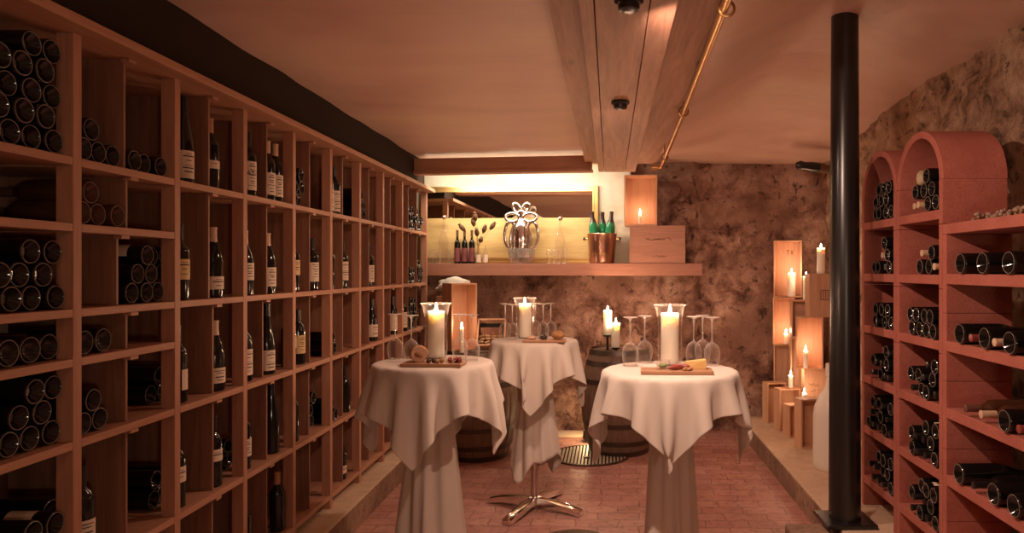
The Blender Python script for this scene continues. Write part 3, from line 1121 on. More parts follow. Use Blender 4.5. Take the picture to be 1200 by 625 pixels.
# ------------------------------------------------------------------ cocktail tables + draped cloths (small cloth solver)
def drape(R, top, s, yaw, off=(0, 0), n=46, steps=260, seed=1, rin=0.12):
    rng = np.random.RandomState(seed)
    g = np.linspace(-s / 2, s / 2, n)
    X, Y = np.meshgrid(g, g, indexing='ij')
    c, sn = math.cos(yaw), math.sin(yaw)
    P = np.stack([X * c - Y * sn, X * sn + Y * c, np.full_like(X, top + 0.004)], -1)
    P[..., 0] += off[0]
    P[..., 1] += off[1]
    P[..., 2] += rng.uniform(0, 0.004, P.shape[:2])
    P[..., :2] += rng.uniform(-0.0015, 0.0015, P[..., :2].shape)
    V = np.zeros_like(P)
    L = s / (n - 1)
    dt = 1 / 60

    def sl(di, dj, pi, pj):
        a = (slice(max(0, -di), n - max(0, di)), slice(max(0, -dj), n - max(0, dj)))
        return a

    cons = []
    for (di, dj, st) in ((1, 0, 1.0), (0, 1, 1.0), (1, 1, 0.5), (1, -1, 0.5), (2, 0, 0.08), (0, 2, 0.08), (4, 0, 0.02), (0, 4, 0.02)):
        I, J = np.meshgrid(np.arange(n), np.arange(n), indexing='ij')
        ok = (I + di < n) & (J + dj < n) & (J + dj >= 0)
        a = (I * n + J)[ok]
        b = ((I + di) * n + J + dj)[ok]
        ph = ((I // max(1, abs(di)) if di else J // max(1, abs(dj))) % 2)[ok]
        for q in (0, 1):
            mk = ph == q
            cons.append((a[mk], b[mk], L * math.hypot(di, dj), st))
    Pf = P.reshape(-1, 3)
    r0 = np.hypot(Pf[:, 0], Pf[:, 1])
    pin = r0 < R - 0.025
    Pf[pin, 2] = top
    rest = Pf.copy()
    im = np.where(pin, 0.0, 1.0)[:, None]
    Vf = V.reshape(-1, 3)
    for it in range(steps):
        Vf[:, 2] -= 9.8 * dt
        Vf *= 0.985 if it < steps * 0.7 else 0.94
        old = Pf.copy()
        Vf[pin] = 0
        Pf += Vf * dt
        for _ in range(9):
            for a, b, l0, st in cons:
                d = Pf[b] - Pf[a]
                ln = np.linalg.norm(d, axis=1, keepdims=True) + 1e-9
                wa, wb = im[a], im[b]
                k = st * (ln - l0) / ln / np.maximum(wa + wb, 1e-9)
                k = np.where((l0 > L * 1.9) & (ln > l0), 0, k)
                Pf[a] += d * k * wa
                Pf[b] -= d * k * wb
            r = np.hypot(Pf[:, 0], Pf[:, 1])
            # rounded-edge disc
            rr = 0.012
            inside = (r < R - rr) & (Pf[:, 2] < top)
            Pf[inside, 2] = top
            edge = (r >= R - rr) & (r < R)
            zmax = top - rr + np.sqrt(np.maximum(0, rr * rr - (r - (R - rr)) ** 2))
            e2 = edge & (Pf[:, 2] < zmax) & (Pf[:, 2] > top - 0.035)
            Pf[e2, 2] = zmax[e2]
            side = (r < R) & (Pf[:, 2] < top - 0.012) & (r > R - 0.10)
            k = np.where(side, (R + 0.0) / np.maximum(r, 1e-6), 1)
            low = (r > 1e-6) & (Pf[:, 2] < top - 0.012)
            Pf[side & low, 0] *= k[side & low]
            Pf[side & low, 1] *= k[side & low]
        Vf[:] = (Pf - old) / dt
        r = np.hypot(Pf[:, 0], Pf[:, 1])
        on = (r < R) & (Pf[:, 2] < top + 0.003)
        Vf[on] *= 0.15
    return P, n


def cloth_obj(name, parent, R, top, s, yaw, seed, off):
    P, n = drape(R, top, s, yaw, off, seed=seed)
    vs = [tuple(p) for p in P.reshape(-1, 3)]
    fs = [(i * n + j, (i + 1) * n + j, (i + 1) * n + j + 1, i * n + j + 1) for i in range(n - 1) for j in range(n - 1)]
    o = MB().add(vs, fs).build(name, 'cloth', parent)
    for p in o.data.polygons: p.use_smooth = True
    m = o.modifiers.new('sub', 'SUBSURF'); m.levels = 1; m.render_levels = 2
    m = o.modifiers.new('thick', 'SOLIDIFY'); m.thickness = 0.002; m.offset = 1
    return o


def skirt(parent, ztop, zbot, rtop, rbot, seed, hem=0.0, spread=0.0):
    """cloth gathered around the column, falling in folds"""
    rnd = random.Random(seed)
    n, m = 160, 36
    ph = [rnd.uniform(0, 6.28) for _ in range(6)]
    vs, fs = [], []
    for j in range(m + 1):
        t = j / m
        for i in range(n):
            a = 2 * PI * i / n
            r0 = rtop + (rbot - rtop) * (t ** 0.8)
            f = 0.55 * math.sin(3 * a + ph[0] + 0.8 * t) + 0.45 * math.sin(5 * a + ph[1] - 1.3 * t) + 0.22 * math.sin(11 * a + ph[2] + 0.6 * math.sin(3 * t))
            f = math.copysign(abs(f) ** 0.7, f)
            amp = 0.15 + 0.09 * t
            r = r0 * (1 + amp * f) + spread * t * math.cos(a - ph[3])
            zb = zbot + hem * (0.5 + 0.5 * math.sin(2 * a + ph[4])) + 0.25 * hem * math.sin(5 * a + ph[5])
            z = ztop + (zb - ztop) * t
            vs.append((r * math.cos(a), r * math.sin(a), z))
    for j in range(m):
        for i in range(n):
            i2 = (i + 1) % n
            fs.append((j * n + i, j * n + i2, (j + 1) * n + i2, (j + 1) * n + i))
    o = MB().add(vs, fs).build('gathered_skirt', 'cloth', parent)
    for p in o.data.polygons: p.use_smooth = True
    md = o.modifiers.new('thick', 'SOLIDIFY'); md.thickness = 0.002
    return o


def cocktail_table(x, y, R, s, yaw, lab_t, lab_c, seed, skz, skr, hem, base_yaw, off=(0, 0)):
    t = thing('cocktail_table', lab_t, 'table', (x, y, 0), 0, 'high cocktail tables')
    MB().lathe([(R - 0.04, 1.082), (R - 0.022, 1.084), (R - 0.020, 1.102), (R - 0.03, 1.108)], 48).build('tabletop', 'rack', t, True)
    MB().lathe([(0.026, 0.05), (0.026, 1.08)], 20).build('column', 'steel', t, True)
    MB().lathe([(0.045, 0.035), (0.045, 0.075), (0.03, 0.085)], 20).build('hub', 'steel', t, True)
    for q in range(4):
        a = base_yaw + q * PI / 2
        mtx = Matrix.Rotation(a, 4, 'Z')
        vs = []
        for (xx, w, zt, zb) in ((0.035, 0.030, 0.078, 0.040), (0.12, 0.034, 0.074, 0.034), (0.25, 0.036, 0.056, 0.018), (0.335, 0.036, 0.036, 0.004), (0.345, 0.033, 0.028, 0.003)):
            vs += [(xx, -w, zb), (xx, w, zb), (xx, w * 0.9, zt - 0.004), (xx, w * 0.4, zt), (xx, -w * 0.4, zt), (xx, -w * 0.9, zt - 0.004)]
        fs = [(i * 6 + j, i * 6 + (j + 1) % 6, (i + 1) * 6 + (j + 1) % 6, (i + 1) * 6 + j) for i in range(4) for j in range(6)]
        fs += [(5, 4, 3, 2, 1, 0), tuple(24 + j for j in range(6))]
        leg = MB().add(vs, fs, mtx).build('leg', 'chrome', t, True)
        MB().lathe([(0.018, 0.0), (0.018, 0.012)], 12, mtx @ Matrix.Translation((0.325, 0, 0))).build('foot_pad', 'black_steel', leg)
    c = thing('tablecloth', lab_c, 'tablecloth', (x, y, 0), 0, 'white cloths on the cocktail tables')
    cloth_obj('draped_cloth', c, R, 1.1145, s, yaw, seed, off)
    skirt(c, 1.0, skz, 0.075, skr, seed + 5, hem)
    return t


TZ = 1.1175
TR = (0.277, 3.29, 0.318)
TL = (-0.89, 3.57, 0.300)
TC = (-0.50, 4.68, 0.288)
cocktail_table(*TR, 1.00, 0.72, 'high round cocktail table in front, nearest the black steel post', 'white tablecloth draped over the table nearest the black steel post', 11, 0.13, 0.120, 0.02, 0.3, (0.0, 0.04))
cocktail_table(*TL, 1.00, 0.72, 'high round cocktail table beside the wooden wine rack', 'white tablecloth draped over the table beside the wooden rack', 12, 0.13, 0.165, 0.03, 0.5)
cocktail_table(*TC, 0.96, 0.86, 'high round cocktail table standing behind the other two, chrome foot showing', 'white tablecloth draped over the rear table with chrome foot', 13, 0.23, 0.145, 0.13, -0.42)


def hurricane(x, y, h, r, lab, lab2, watts):
    t = thing('hurricane_glass', lab, 'candle holder', (x, y, TZ), 0, 'glass candle holders')
    MB().lathe([(0.010, 0.004), (0.052, 0.004), (0.056, 0.02), (0.060, 0.05), (0.058, 0.10), (0.057, 0.18), (0.060, 0.22), (0.068, h + 0.03), (0.078, h + 0.045)], 40, None, True, False).build('glass_shade', 'glass', t, True)
    MB().tube([(0.078 * math.cos(a), 0.078 * math.sin(a), h + 0.045) for a in np.linspace(0, 2 * PI, 33)[:-1]], 0.0016, 6, True).build('rim', 'glass_stem', t, True)
    candle((x, y, TZ + 0.006), h, r, lab2, watts, 'thick pillar candles in glass holders', 'pillar_candle')


def wine_glass(x, y, z, lab, h=0.232, inverted=True, group='upturned wine glasses on the tables', bowl=0.040):
    t = thing('wine_glass', lab, 'glass', (x, y, z), 0, group)
    k = h / 0.232
    prof = [(bowl * 0.80, 0.0), (bowl * 0.93, 0.03), (bowl, 0.058), (bowl * 0.93, 0.078), (bowl * 0.7, 0.095), (bowl * 0.36, 0.106), (0.006, 0.112)]
    stem = [(0.006, 0.112), (0.0038, 0.120), (0.0033, 0.16), (0.0036, 0.205), (0.006, 0.220), (0.014, 0.227), (bowl * 0.9, 0.231), (bowl * 0.9, 0.2325), (0.004, 0.2325)]
    mx = Matrix.Scale(k, 4, (0, 0, 1))
    if not inverted:
        mx = mx @ Matrix.Translation((0, 0, 0.2325)) @ Matrix.Rotation(PI, 4, 'X')
    MB().lathe(prof, 28, mx, False, False).build('bowl', 'glass_wine', t, True)
    MB().lathe(stem, 24, mx, False, True).build('stem', 'glass_stem', t, True)
    zr = (0.0014 if inverted else 0.2325 - 0.0014) * k
    MB().tube([(bowl * 0.80 * math.cos(a), bowl * 0.80 * math.sin(a), zr) for a in np.linspace(0, 2 * PI, 29)[:-1]], 0.0013, 6, True).build('rim', 'glass_stem', t, True)
    return t


def board(cx, cy, w, d, rz, lab):
    t = tag(MB().box(-w / 2, w / 2, -d / 2, d / 2, 0, 0.016, None, 0.004).build('serving_board', 'board'), lab, 'serving board', 'wooden serving boards')
    t.location = (cx, cy, TZ)
    t.rotation_euler.z = rz
    return t


def food(name, lab, cat, loc, mbfn, mat, group=None):
    mb = MB()
    mbfn(mb)
    o = mb.build(name, mat, None, True)
    o.location = loc
    return tag(o, lab, cat, group)


FZ = TZ + 0.0165
# --- table nearest the post
x, y = ax(785, 3.44), 3.44
hurricane(x, y, 0.245, 0.043, 'flared glass candle holder on the table nearest the black post', 'thick pillar candle in glass on the table nearest the black post', 3.4)
for px, Y, lb in ((738.5, 3.42, 'upturned wine glass at the outer edge, barrel side, table by black post'), (755.5, 3.52, 'upturned wine glass close to pillar candle, barrel side, table by black post'), (813, 3.47, 'upturned wine glass nearest pillar candle, post side, table by black post'), (823.5, 3.56, 'rear upturned wine glass, post side, table by black post'), (834.5, 3.42, 'outermost upturned wine glass, post side, table by black post')):
    wine_glass(ax(px, Y), Y, TZ, lb)
board(ax(792, 3.2), 3.17, 0.32, 0.13, -0.04, 'wooden serving board on the table nearest the black post')
t = thing('glass_bowl', 'small glass bowl of green relish on serving board by black post', 'bowl', (ax(777, 3.19), 3.19, FZ))
MB().lathe([(0.012, 0.001), (0.026, 0.004), (0.032, 0.02), (0.034, 0.04)], 24, None, True, False).build('glass_wall', 'glass', t, True)
MB().blob((0, 0, 0.012), 0.022, 0.022, 0.009, 3, 0.3).build('relish', 'herb', t, True)
for q, (px, Y, rz, lb) in enumerate(((792, 3.15, 0.5, 'dark cured sausage on the board by the black post, lying in front'), (798, 3.19, -0.4, 'dark cured sausage on the board by the black post, lying behind'))):
    o = food('cured_sausage', lb, 'sausage', (ax(px, Y), Y, FZ + 0.011), lambda mb: mb.blob((0, 0, 0), 0.042, 0.011, 0.011, q, 0.2, 14), 'meat', 'cured sausages')
    o.rotation_euler.z = rz
o = food('cheese_wedge', 'yellow cheese wedge on the board by the black post', 'cheese', (ax(815, 3.2), 3.2, FZ), lambda mb: mb.add([(-0.05, -0.025, 0), (0.045, -0.03, 0), (0.045, 0.03, 0), (-0.05, 0.025, 0), (-0.045, -0.018, 0.03), (0.045, -0.028, 0.04), (0.045, 0.028, 0.04), (-0.045, 0.018, 0.03)], [(0, 1, 2, 3), (4, 5, 6, 7), (0, 1, 5, 4), (1, 2, 6, 5), (2, 3, 7, 6), (3, 0, 4, 7)]), 'cheese')
o.data.polygons.foreach_set('use_smooth', [False] * len(o.data.polygons))
for q in range(4):
    food('bread_cube', 'small bread piece on the board by the black post', 'bread', (ax(802 + 2.5 * q, 3.13), 3.12 + 0.01 * (q % 2), FZ + 0.007), lambda mb: mb.blob((0, 0, 0), 0.0095, 0.011, 0.008, q + 8, 0.4, 10), 'bread', 'bread pieces on the board by the black post')

# --- table beside the wooden rack
x, y = ax(511, 3.70), 3.70
hurricane(x, y, 0.24, 0.043, 'flared glass candle holder on the table beside the wooden rack', 'thick pillar candle in glass on the table beside the wooden rack', 3.4)
for px, Y, lb in ((463, 3.66, 'outermost upturned wine glass, rack side, table beside wooden rack'), (482, 3.56, 'upturned wine glass behind the bread, table beside wooden rack'), (539, 3.66, 'upturned wine glass nearest pillar candle, table beside wooden rack'), (553, 3.6, 'outermost upturned wine glass, barrel side, table beside wooden rack')):
    wine_glass(ax(px, Y), Y, TZ, lb)
board(ax(509, 3.42), 3.41, 0.29, 0.13, -0.03, 'wooden serving board on the table beside the wooden rack')
t = thing('bread_loaf', 'cut round bread loaf on the board beside the wooden rack', 'bread', (ax(491, 3.42), 3.42, FZ), 0.25)
MB().blob((0, 0.02, 0.038), 0.044, 0.05, 0.04, 2, 0.12, 20).build('crust', 'bread', t, True)
MB().lathe([(0.001, -0.003), (0.034, -0.0025), (0.0365, 0.0)], 24, Matrix.Translation((0, -0.026, 0.038)) @ Matrix.Rotation(PI / 2, 4, 'X')).build('crumb', 'crumb', t, True)
for q, (px, mat, nm, lb) in enumerate(((503, 'olive', 'olive', 'black olive beside the bread on the rack side board'), (508, 'olive', 'olive', 'black olive in the middle of the rack side board'), (513, 'nut', 'walnut', 'walnut half beside the olives on the rack side board'), (517.5, 'nut', 'walnut', 'walnut half nearest the salami on the rack side board'))):
    food(nm, lb, nm, (ax(px, 3.38), 3.37 + 0.012 * (q % 2), FZ + 0.011), lambda mb: mb.blob((0, 0, 0), 0.012, 0.012, 0.011, q, 0.25, 10), mat, nm + 's on the rack side board')
for q, (px, dy) in enumerate(((528, 0), (534, 0.012), (539, 0.0))):
    food('salami_slice', ['folded salami slice nearest the walnuts on rack side board', 'folded salami slice in the middle of the salami, rack side board', 'folded salami slice at the board end, rack side table'][q], 'salami', (ax(px, 3.40), 3.39 + dy, FZ + 0.013), lambda mb: mb.blob((0, 0, 0), 0.0118, 0.020, 0.013, q + 4, 0.6, 14), 'meat', 'salami slices on the rack side board')

# --- rear table
x, y = ax(615, 4.78), 4.78
hurricane(x, y, 0.225, 0.042, 'flared glass candle holder on the rear table', 'thick pillar candle in glass on the rear table', 3.6)
for px, Y, lb in ((592, 4.78, 'outermost upturned wine glass, crate side, rear table'), (600.5, 4.66, 'upturned wine glass nearest pillar candle, crate side, rear table'), (627.5, 4.86, 'upturned wine glass nearest pillar candle, wall side, rear table'), (636.5, 4.76, 'middle one of three upturned wine glasses, rear table'), (645.5, 4.84, 'outermost upturned wine glass, barrel side, rear table')):
    wine_glass(ax(px, Y), Y, TZ, lb)
board(ax(638, 4.52), 4.52, 0.27, 0.12, -0.03, 'wooden serving board on the rear table')
food('dried_fig', 'dark dried figs heap on the rear table board', 'fig', (ax(637, 4.52), 4.52, FZ + 0.014), lambda mb: mb.blob((0, 0, 0), 0.024, 0.02, 0.015, 5, 0.5, 14), 'olive')
food('bread_roll', 'round brown bread roll on the rear table board', 'bread', (ax(654, 4.53), 4.53, FZ + 0.026), lambda mb: mb.blob((0, 0, 0), 0.042, 0.036, 0.027, 6, 0.15, 18), 'bread')
food('bread_roll', 'small pale bread piece at board end, rear table', 'bread', (ax(622, 4.52), 4.52, FZ + 0.010), lambda mb: mb.blob((0, 0, 0), 0.03, 0.02, 0.011, 9, 0.3, 14), 'crumb')

# ------------------------------------------------------------------ barrels
def barrel(x, y, lab, R=0.335, h=0.90):
    t = thing('wine_barrel', lab, 'barrel', (x, y, 0), 0.3, 'oak barrels by the back wall')
    n = 24
    mb = MB()
    vs, fs = [], []
    m = 14
    rr = lambda q: R - 0.085 * (2 * q - 1) ** 2
    for i in range(n):
        for j in range(m + 1):
            q = j / m
            for (da, dr) in ((0.03, -0.004), (0.10, 0), (0.90, 0), (0.97, -0.004)):
                a = 2 * PI * (i + da) / n
                vs.append(((rr(q) + dr) * math.cos(a), (rr(q) + dr) * math.sin(a), h * q))
    for i in range(n):
        for j in range(m):
            for k in range(3):
                a = (i * (m + 1) + j) * 4 + k
                fs.append((a, a + 1, a + 5, a + 4))
            a = (i * (m + 1) + j) * 4 + 3
            b = (((i + 1) % n) * (m + 1) + j) * 4
            fs.append((a, b, b + 4, a + 4))
    mb.add(vs, fs).build('staves', 'oak', t, True)
    MB().lathe([(0.01, h - 0.02), (rr(1) - 0.004, h - 0.02), (rr(1) - 0.004, h - 0.045)], 36, None, True, False).build('barrel_head', 'oak', t)
    for q in (0.03, 0.13, 0.30, 0.70, 0.87, 0.97):
        q0, q1 = max(0, q - 0.022), min(1, q + 0.022)
        MB().lathe([(rr(q0) - 0.002, h * q0), (rr(q0) + 0.003, h * q0), (rr(q1) + 0.003, h * q1), (rr(q1) - 0.002, h * q1)], 48, None, False, False).build('hoop', 'hoop', t, True)
    return t


BLX, BLY = ax(560, 6.02), 6.02
BRX, BRY = ax(726, 6.18), 6.18
barrel(BLX, BLY, 'oak barrel behind the table beside the wooden rack')
barrel(BRX, BRY, 'oak barrel with two candles behind the table nearest the post')
BT = 0.882

# candles on the barrel
for px, Y, py, hh, lb in ((712, 6.1, 364, 0.21, 'taller white candle in dark holder on the oak barrel'), (721.5, 6.02, 379, 0.205, 'shorter white candle on dark plate on the oak barrel')):
    zt = H - (py - CY) / F * Y
    hz = zt - hh - BT
    t = thing('candle_holder', ('dark iron cup holder under the taller barrel candle', 'dark iron plate holder under the shorter barrel candle')[int(px > 715)], 'candle holder', (ax(px, Y), Y, BT))
    MB().lathe([(0.045, 0.0), (0.045, 0.006), (0.012, 0.012), (0.010, hz - 0.02), (0.034, hz - 0.012), (0.036, hz - 0.001)], 24).build('holder_body', 'black_steel', t, True)
    candle((ax(px, Y), Y, BT + hz), hh, 0.036, lb, 8.0, 'candles on the barrel')


# ------------------------------------------------------------------ crates
def crate(name, lab, cat, loc, rz, w, d, h, mat='crate', t=0.012, open_front=True, group='wooden wine boxes', inner=None, tilt=None):
    c = thing(name, lab, cat, loc, rz, group)
    if tilt:
        c.rotation_euler = (tilt[0], tilt[1], rz)
    MB().box(-w / 2, -w / 2 + t, -d / 2, d / 2, 0, h).build('side_panel', mat, c)
    MB().box(w / 2 - t, w / 2, -d / 2, d / 2, 0, h).build('side_panel', mat, c)
    MB().box(-w / 2 + t, w / 2 - t, -d / 2, d / 2, 0, t).build('bottom_panel', mat, c)
    MB().box(-w / 2 + t, w / 2 - t, -d / 2, d / 2, h - t, h).build('top_panel', mat, c)
    MB().box(-w / 2 + t, w / 2 - t, d / 2 - t, d / 2, t, h - t).build('back_panel', inner or mat, c)
    if not open_front:
        f = MB().box(-w / 2 + t, w / 2 - t, -d / 2 + 0.003, -d / 2 + t, t, h - t).build('front_panel', mat, c)
        c['_front'] = f.name
    return c


def stamp(parent, strokes, mtx, name='stamp'):
    mb = MB()
    for pts, w in strokes:
        for i in range(len(pts) - 1):
            a, b = Vector((pts[i][0], 0, pts[i][1])), Vector((pts[i + 1][0], 0, pts[i + 1][1]))
            dv = (b - a)
            s = Vector((-dv.z, 0, dv.x)).normalized() * w / 2
            mb.add([a - s, b - s, b + s, a + s, *(q + Vector((0, 0.0006, 0)) for q in (a - s, b - s, b + s, a + s))], [(0, 1, 2, 3), (0, 1, 5, 4), (2, 3, 7, 6), (1, 2, 6, 5), (3, 0, 4, 7)], mtx)
    return mb.build(name, 'burn', parent)


def script_line(x0, x1, z, hgt, seed, w=0.0035):
    """a line of small cursive-like strokes"""
    r = random.Random(seed)
    pts, out = [], []
    x = x0
    while x < x1:
        pts.append((x, z + r.choice([0, 0, 0.5, 0.55, 1.0 if r.random() < 0.25 else 0.5]) * hgt))
        x += r.uniform(0.004, 0.009)
        if r.random() < 0.06 and len(pts) > 2:
            out.append((pts, w)); pts = []; x += 0.012
    if len(pts) > 1:
        out.append((pts, w))
    return out


# right-hand candle display on the kerb
KZ = 0.161
rot45 = -0.55


def box_px(lab, px0, px1, ytop, Yc, zb, rz=rot45, d=0.17, **kw):
    """wine box whose front spans px0..px1 (its front is turned by rz)"""
    cxp = ax((px0 + px1) / 2, Yc)
    w = abs(px1 - px0) / F * Yc / max(0.3, math.cos(rz + 0.22))
    h = H - (ytop - CY) / F * Yc - zb
    return crate('wine_box', lab, 'wooden box', (cxp + 0.5 * d * math.sin(-rz), Yc + 0.5 * d * math.cos(rz), zb), rz, w, d, h, **kw), w, h


# bottom row, four small boxes standing on the kerb
row = [(900, 921, 449, 6.55, 'small wooden box on the kerb at the back wall end'), (914, 938, 456, 6.22, 'small wooden box second from the back wall on the kerb'), (925, 946, 475, 5.98, 'low wooden box third from the back wall on the kerb'), (939, 968, 468, 5.62, 'wooden box on the kerb beside the tall white bottle')]
for a, b, yt, Yc, lb in row:
    box_px(lb, a, b, yt, Yc, KZ, 0.25, 0.11)


def zpx(py, Y):
    return H - (py - CY) / F * Y


# tall lower back box, behind the small ones
c1, w1, h1 = box_px('tall wooden box standing on the kerb behind the small boxes', 907, 936, 404, 6.72, KZ, -0.30, 0.14)
z2 = KZ + h1 + 0.001
c2, w2, h2 = box_px('lit open wooden box stacked on the tall lower box', 906, 931, 349, 6.70, z2, -0.30, 0.15)
z3 = z2 + h2 + 0.001
c3, w3, h3 = box_px('topmost open wooden box with burnt stamp inside, against back wall', 907, 939, 282, 6.74, z3, -0.30, 0.16)
stamp(c3, [([(-0.03, 0), (0.0, 0)], 0.006), ([(-0.015, 0), (-0.015, -0.04)], 0.006), ([(0.01, 0), (0.035, -0.04)], 0.006), ([(0.035, 0), (0.01, -0.04)], 0.006)], Matrix.Translation((0.01, 0.08 - 0.0135, h3 * 0.83)))
# second stack nearer the post: column of boxes at px 936..977
c4, w4, h4 = box_px('tall wooden box on the kerb under the stacked boxes near the post', 943, 978, 432, 6.18, KZ, -0.12, 0.20, open_front=False)
stamp(c4, script_line(-0.09, 0.0, h4 * 0.72, 0.025, 3) + script_line(-0.08, 0.02, h4 * 0.64, 0.02, 4), Matrix.Translation((0, -0.1005 + 0.0028, 0)))
z5 = KZ + h4 + 0.001
c5, w5, h5 = box_px('open wooden box with a candle inside, mid height near the post', 933, 964, 372, 6.14, z5, -0.28, 0.17)
z6 = z5 + h5 + 0.001
c6, w6, h6 = box_px('closed wooden box with burnt stamp on top of the candle stack', 949, 986, 321, 6.12, z6, -0.05, 0.17, open_front=False)
stamp(c6, [([(-0.04, 0), (-0.04, 0.07)], 0.007), ([(-0.02, 0), (-0.02, 0.07)], 0.006), ([(-0.04, 0.075), (0.03, 0.075)], 0.007), ([(0.0, 0), (0.0, 0.07)], 0.006), ([(0.02, 0), (0.02, 0.07)], 0.006), ([(-0.045, -0.006), (0.035, -0.006)], 0.007)], Matrix.Translation((0.0, -0.085 + 0.0024, h6 * 0.42)))
c8, w8, h8 = box_px('plain wooden box on the kerb under the narrow box', 927, 952, 396, 6.42, KZ, -0.12, 0.13)
c7, w7, h7 = box_px('narrow open wooden box between the two box stacks', 928, 953, 352, 6.42, KZ + h8 + 0.001, -0.12, 0.13)


def cand(px, py, Y, zb, lb, r=0.03, w=1.7):
    h = zpx(py, Y) - zb
    return candle((ax(px, Y), Y, zb), h, r, lb, w, 'candles among the wooden boxes')


cand(927.5, 320, 6.66, z3 + 0.0125, 'white candle standing inside the topmost box', 0.036)
cand(962, 291, 6.2, z6 + h6, 'white candle standing on the closed stamped box', 0.034)
cand(944.5, 324, 6.48, KZ + h8 + 0.002 + h7, 'tall white candle standing on the narrow box', 0.028)
cand(921, 391, 6.66, z2 + 0.0125, 'low tealight burning inside the second box of the wall stack', 0.02, 1.3)
cand(944, 411, 6.14, z5 + 0.0125, 'low tealight burning inside the open box near the post', 0.02, 1.3)
cand(926.5, 440, 6.28, KZ + (H - (456 - CY) / F * 6.22 - KZ), 'small candle standing on the second small box', 0.02, 1.3)
cand(942.5, 461, 6.03, KZ + (H - (475 - CY) / F * 5.98 - KZ), 'small candle standing on the low box', 0.02, 1.3)

# big white bottle
t = thing('giant_bottle', 'giant white bottle standing on the kerb beside the black post', 'bottle', (ax(976, 5.06), 5.06, KZ))
MB().lathe([(0.02, 0.02), (0.10, 0.004), (0.128, 0.0), (0.136, 0.012), (0.138, 0.05), (0.137, 0.38), (0.128, 0.44), (0.10, 0.51), (0.066, 0.56), (0.050, 0.60), (0.044, 0.66), (0.043, 0.70)], 40).build('bottle_body', 'white', t, True)
MB().lathe([(0.0445, 0.655), (0.05, 0.66), (0.05, 0.745), (0.03, 0.75)], 32).build('capsule', 'white', t, True)

# ------------------------------------------------------------------ steel post
t = thing('steel_column', 'round black steel post rising from the kerb to the ceiling', 'column', (1.318, 3.98, 0))
MB().lathe([(0.087, 0.185), (0.086, 0.6), (0.074, 2.95), (0.074, 3.02)], 40).build('shaft', 'black_steel', t, True)
MB().box(-0.14, 0.14, -0.13, 0.13, 0.162, 0.185, Matrix.Rotation(0.02, 4, 'Z'), 0.006).build('base_plate', 'black_steel', t)
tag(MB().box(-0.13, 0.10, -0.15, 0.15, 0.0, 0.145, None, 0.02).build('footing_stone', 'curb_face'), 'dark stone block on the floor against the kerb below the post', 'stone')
bpy.data.objects['footing_stone'].location = (1.115, 3.86, 0.0)

# ------------------------------------------------------------------ back shelf with mirror and bar things
wrot = Matrix.Rotation(BYAW, 4, 'Z')


def wall_thing(name, lab, cat, px, d, z, group=None, rz=0.0):
    p = WP(wu(px, d), d, z)
    return thing(name, lab, cat, p, BYAW + rz, group)


SZ = 1.635
sh = MB().box(-1.86, wu(823, 0.36), -0.36, -0.079, SZ - 0.112, SZ, None, 0.003).build('wall_shelf', 'shelf')
sh.location = (0, BW0, 0)
sh.rotation_euler.z = BYAW
tag(sh, 'thick wooden wall shelf below the mirror on the back wall', 'shelf')

mu0, mu1 = -1.84, wu(701, 0.10)
mz0, mz1 = SZ + 0.002, 2.385
mw, mh = mu1 - mu0, mz1 - mz0
mt = thing('wall_mirror', 'wide gilt framed mirror standing on the back shelf', 'mirror', WP((mu0 + mu1) / 2, 0.126, mz0), BYAW)
mt.rotation_euler = (math.radians(-2.0), 0, BYAW + 0.02)
MB().box(-mw / 2 + 0.04, mw / 2 - 0.04, -0.006, 0.004, 0.03, mh - 0.04).build('mirror_glass', 'mirror', mt)
yb = tag(MB().box(-mw / 2 + 0.056, mw / 2 - 0.056, -0.014, -0.0065, 0.056, zpx(255, 6.76) - mz0).build('reflection_board', 'reflection_panel'), 'pale yellow board inside the mirror frame, standing in for a reflection', 'board')  # solid board in place of the yellow wall reflected in the mirror
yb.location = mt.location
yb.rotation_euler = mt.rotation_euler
fm = MB()
for k, (wd, dp) in enumerate(((0.02, 0.022), (0.018, 0.014), (0.016, 0.018))):
    o0 = sum((0.02, 0.018, 0.016)[:k])
    a, b = -mw / 2 + o0, mw / 2 - o0
    z0_, z1_ = o0, mh - o0
    fm.box(a, b, -dp, 0.004, z0_, z0_ + wd, None, 0.002)
    fm.box(a, b, -dp, 0.004, z1_ - wd, z1_, None, 0.002)
    fm.box(a, a + wd, -dp, 0.004, z0_ + wd, z1_ - wd, None, 0.002)
    fm.box(b - wd, b, -dp, 0.004, z0_ + wd, z1_ - wd, None, 0.002)
fm.build('gilt_frame', 'gold', mt)

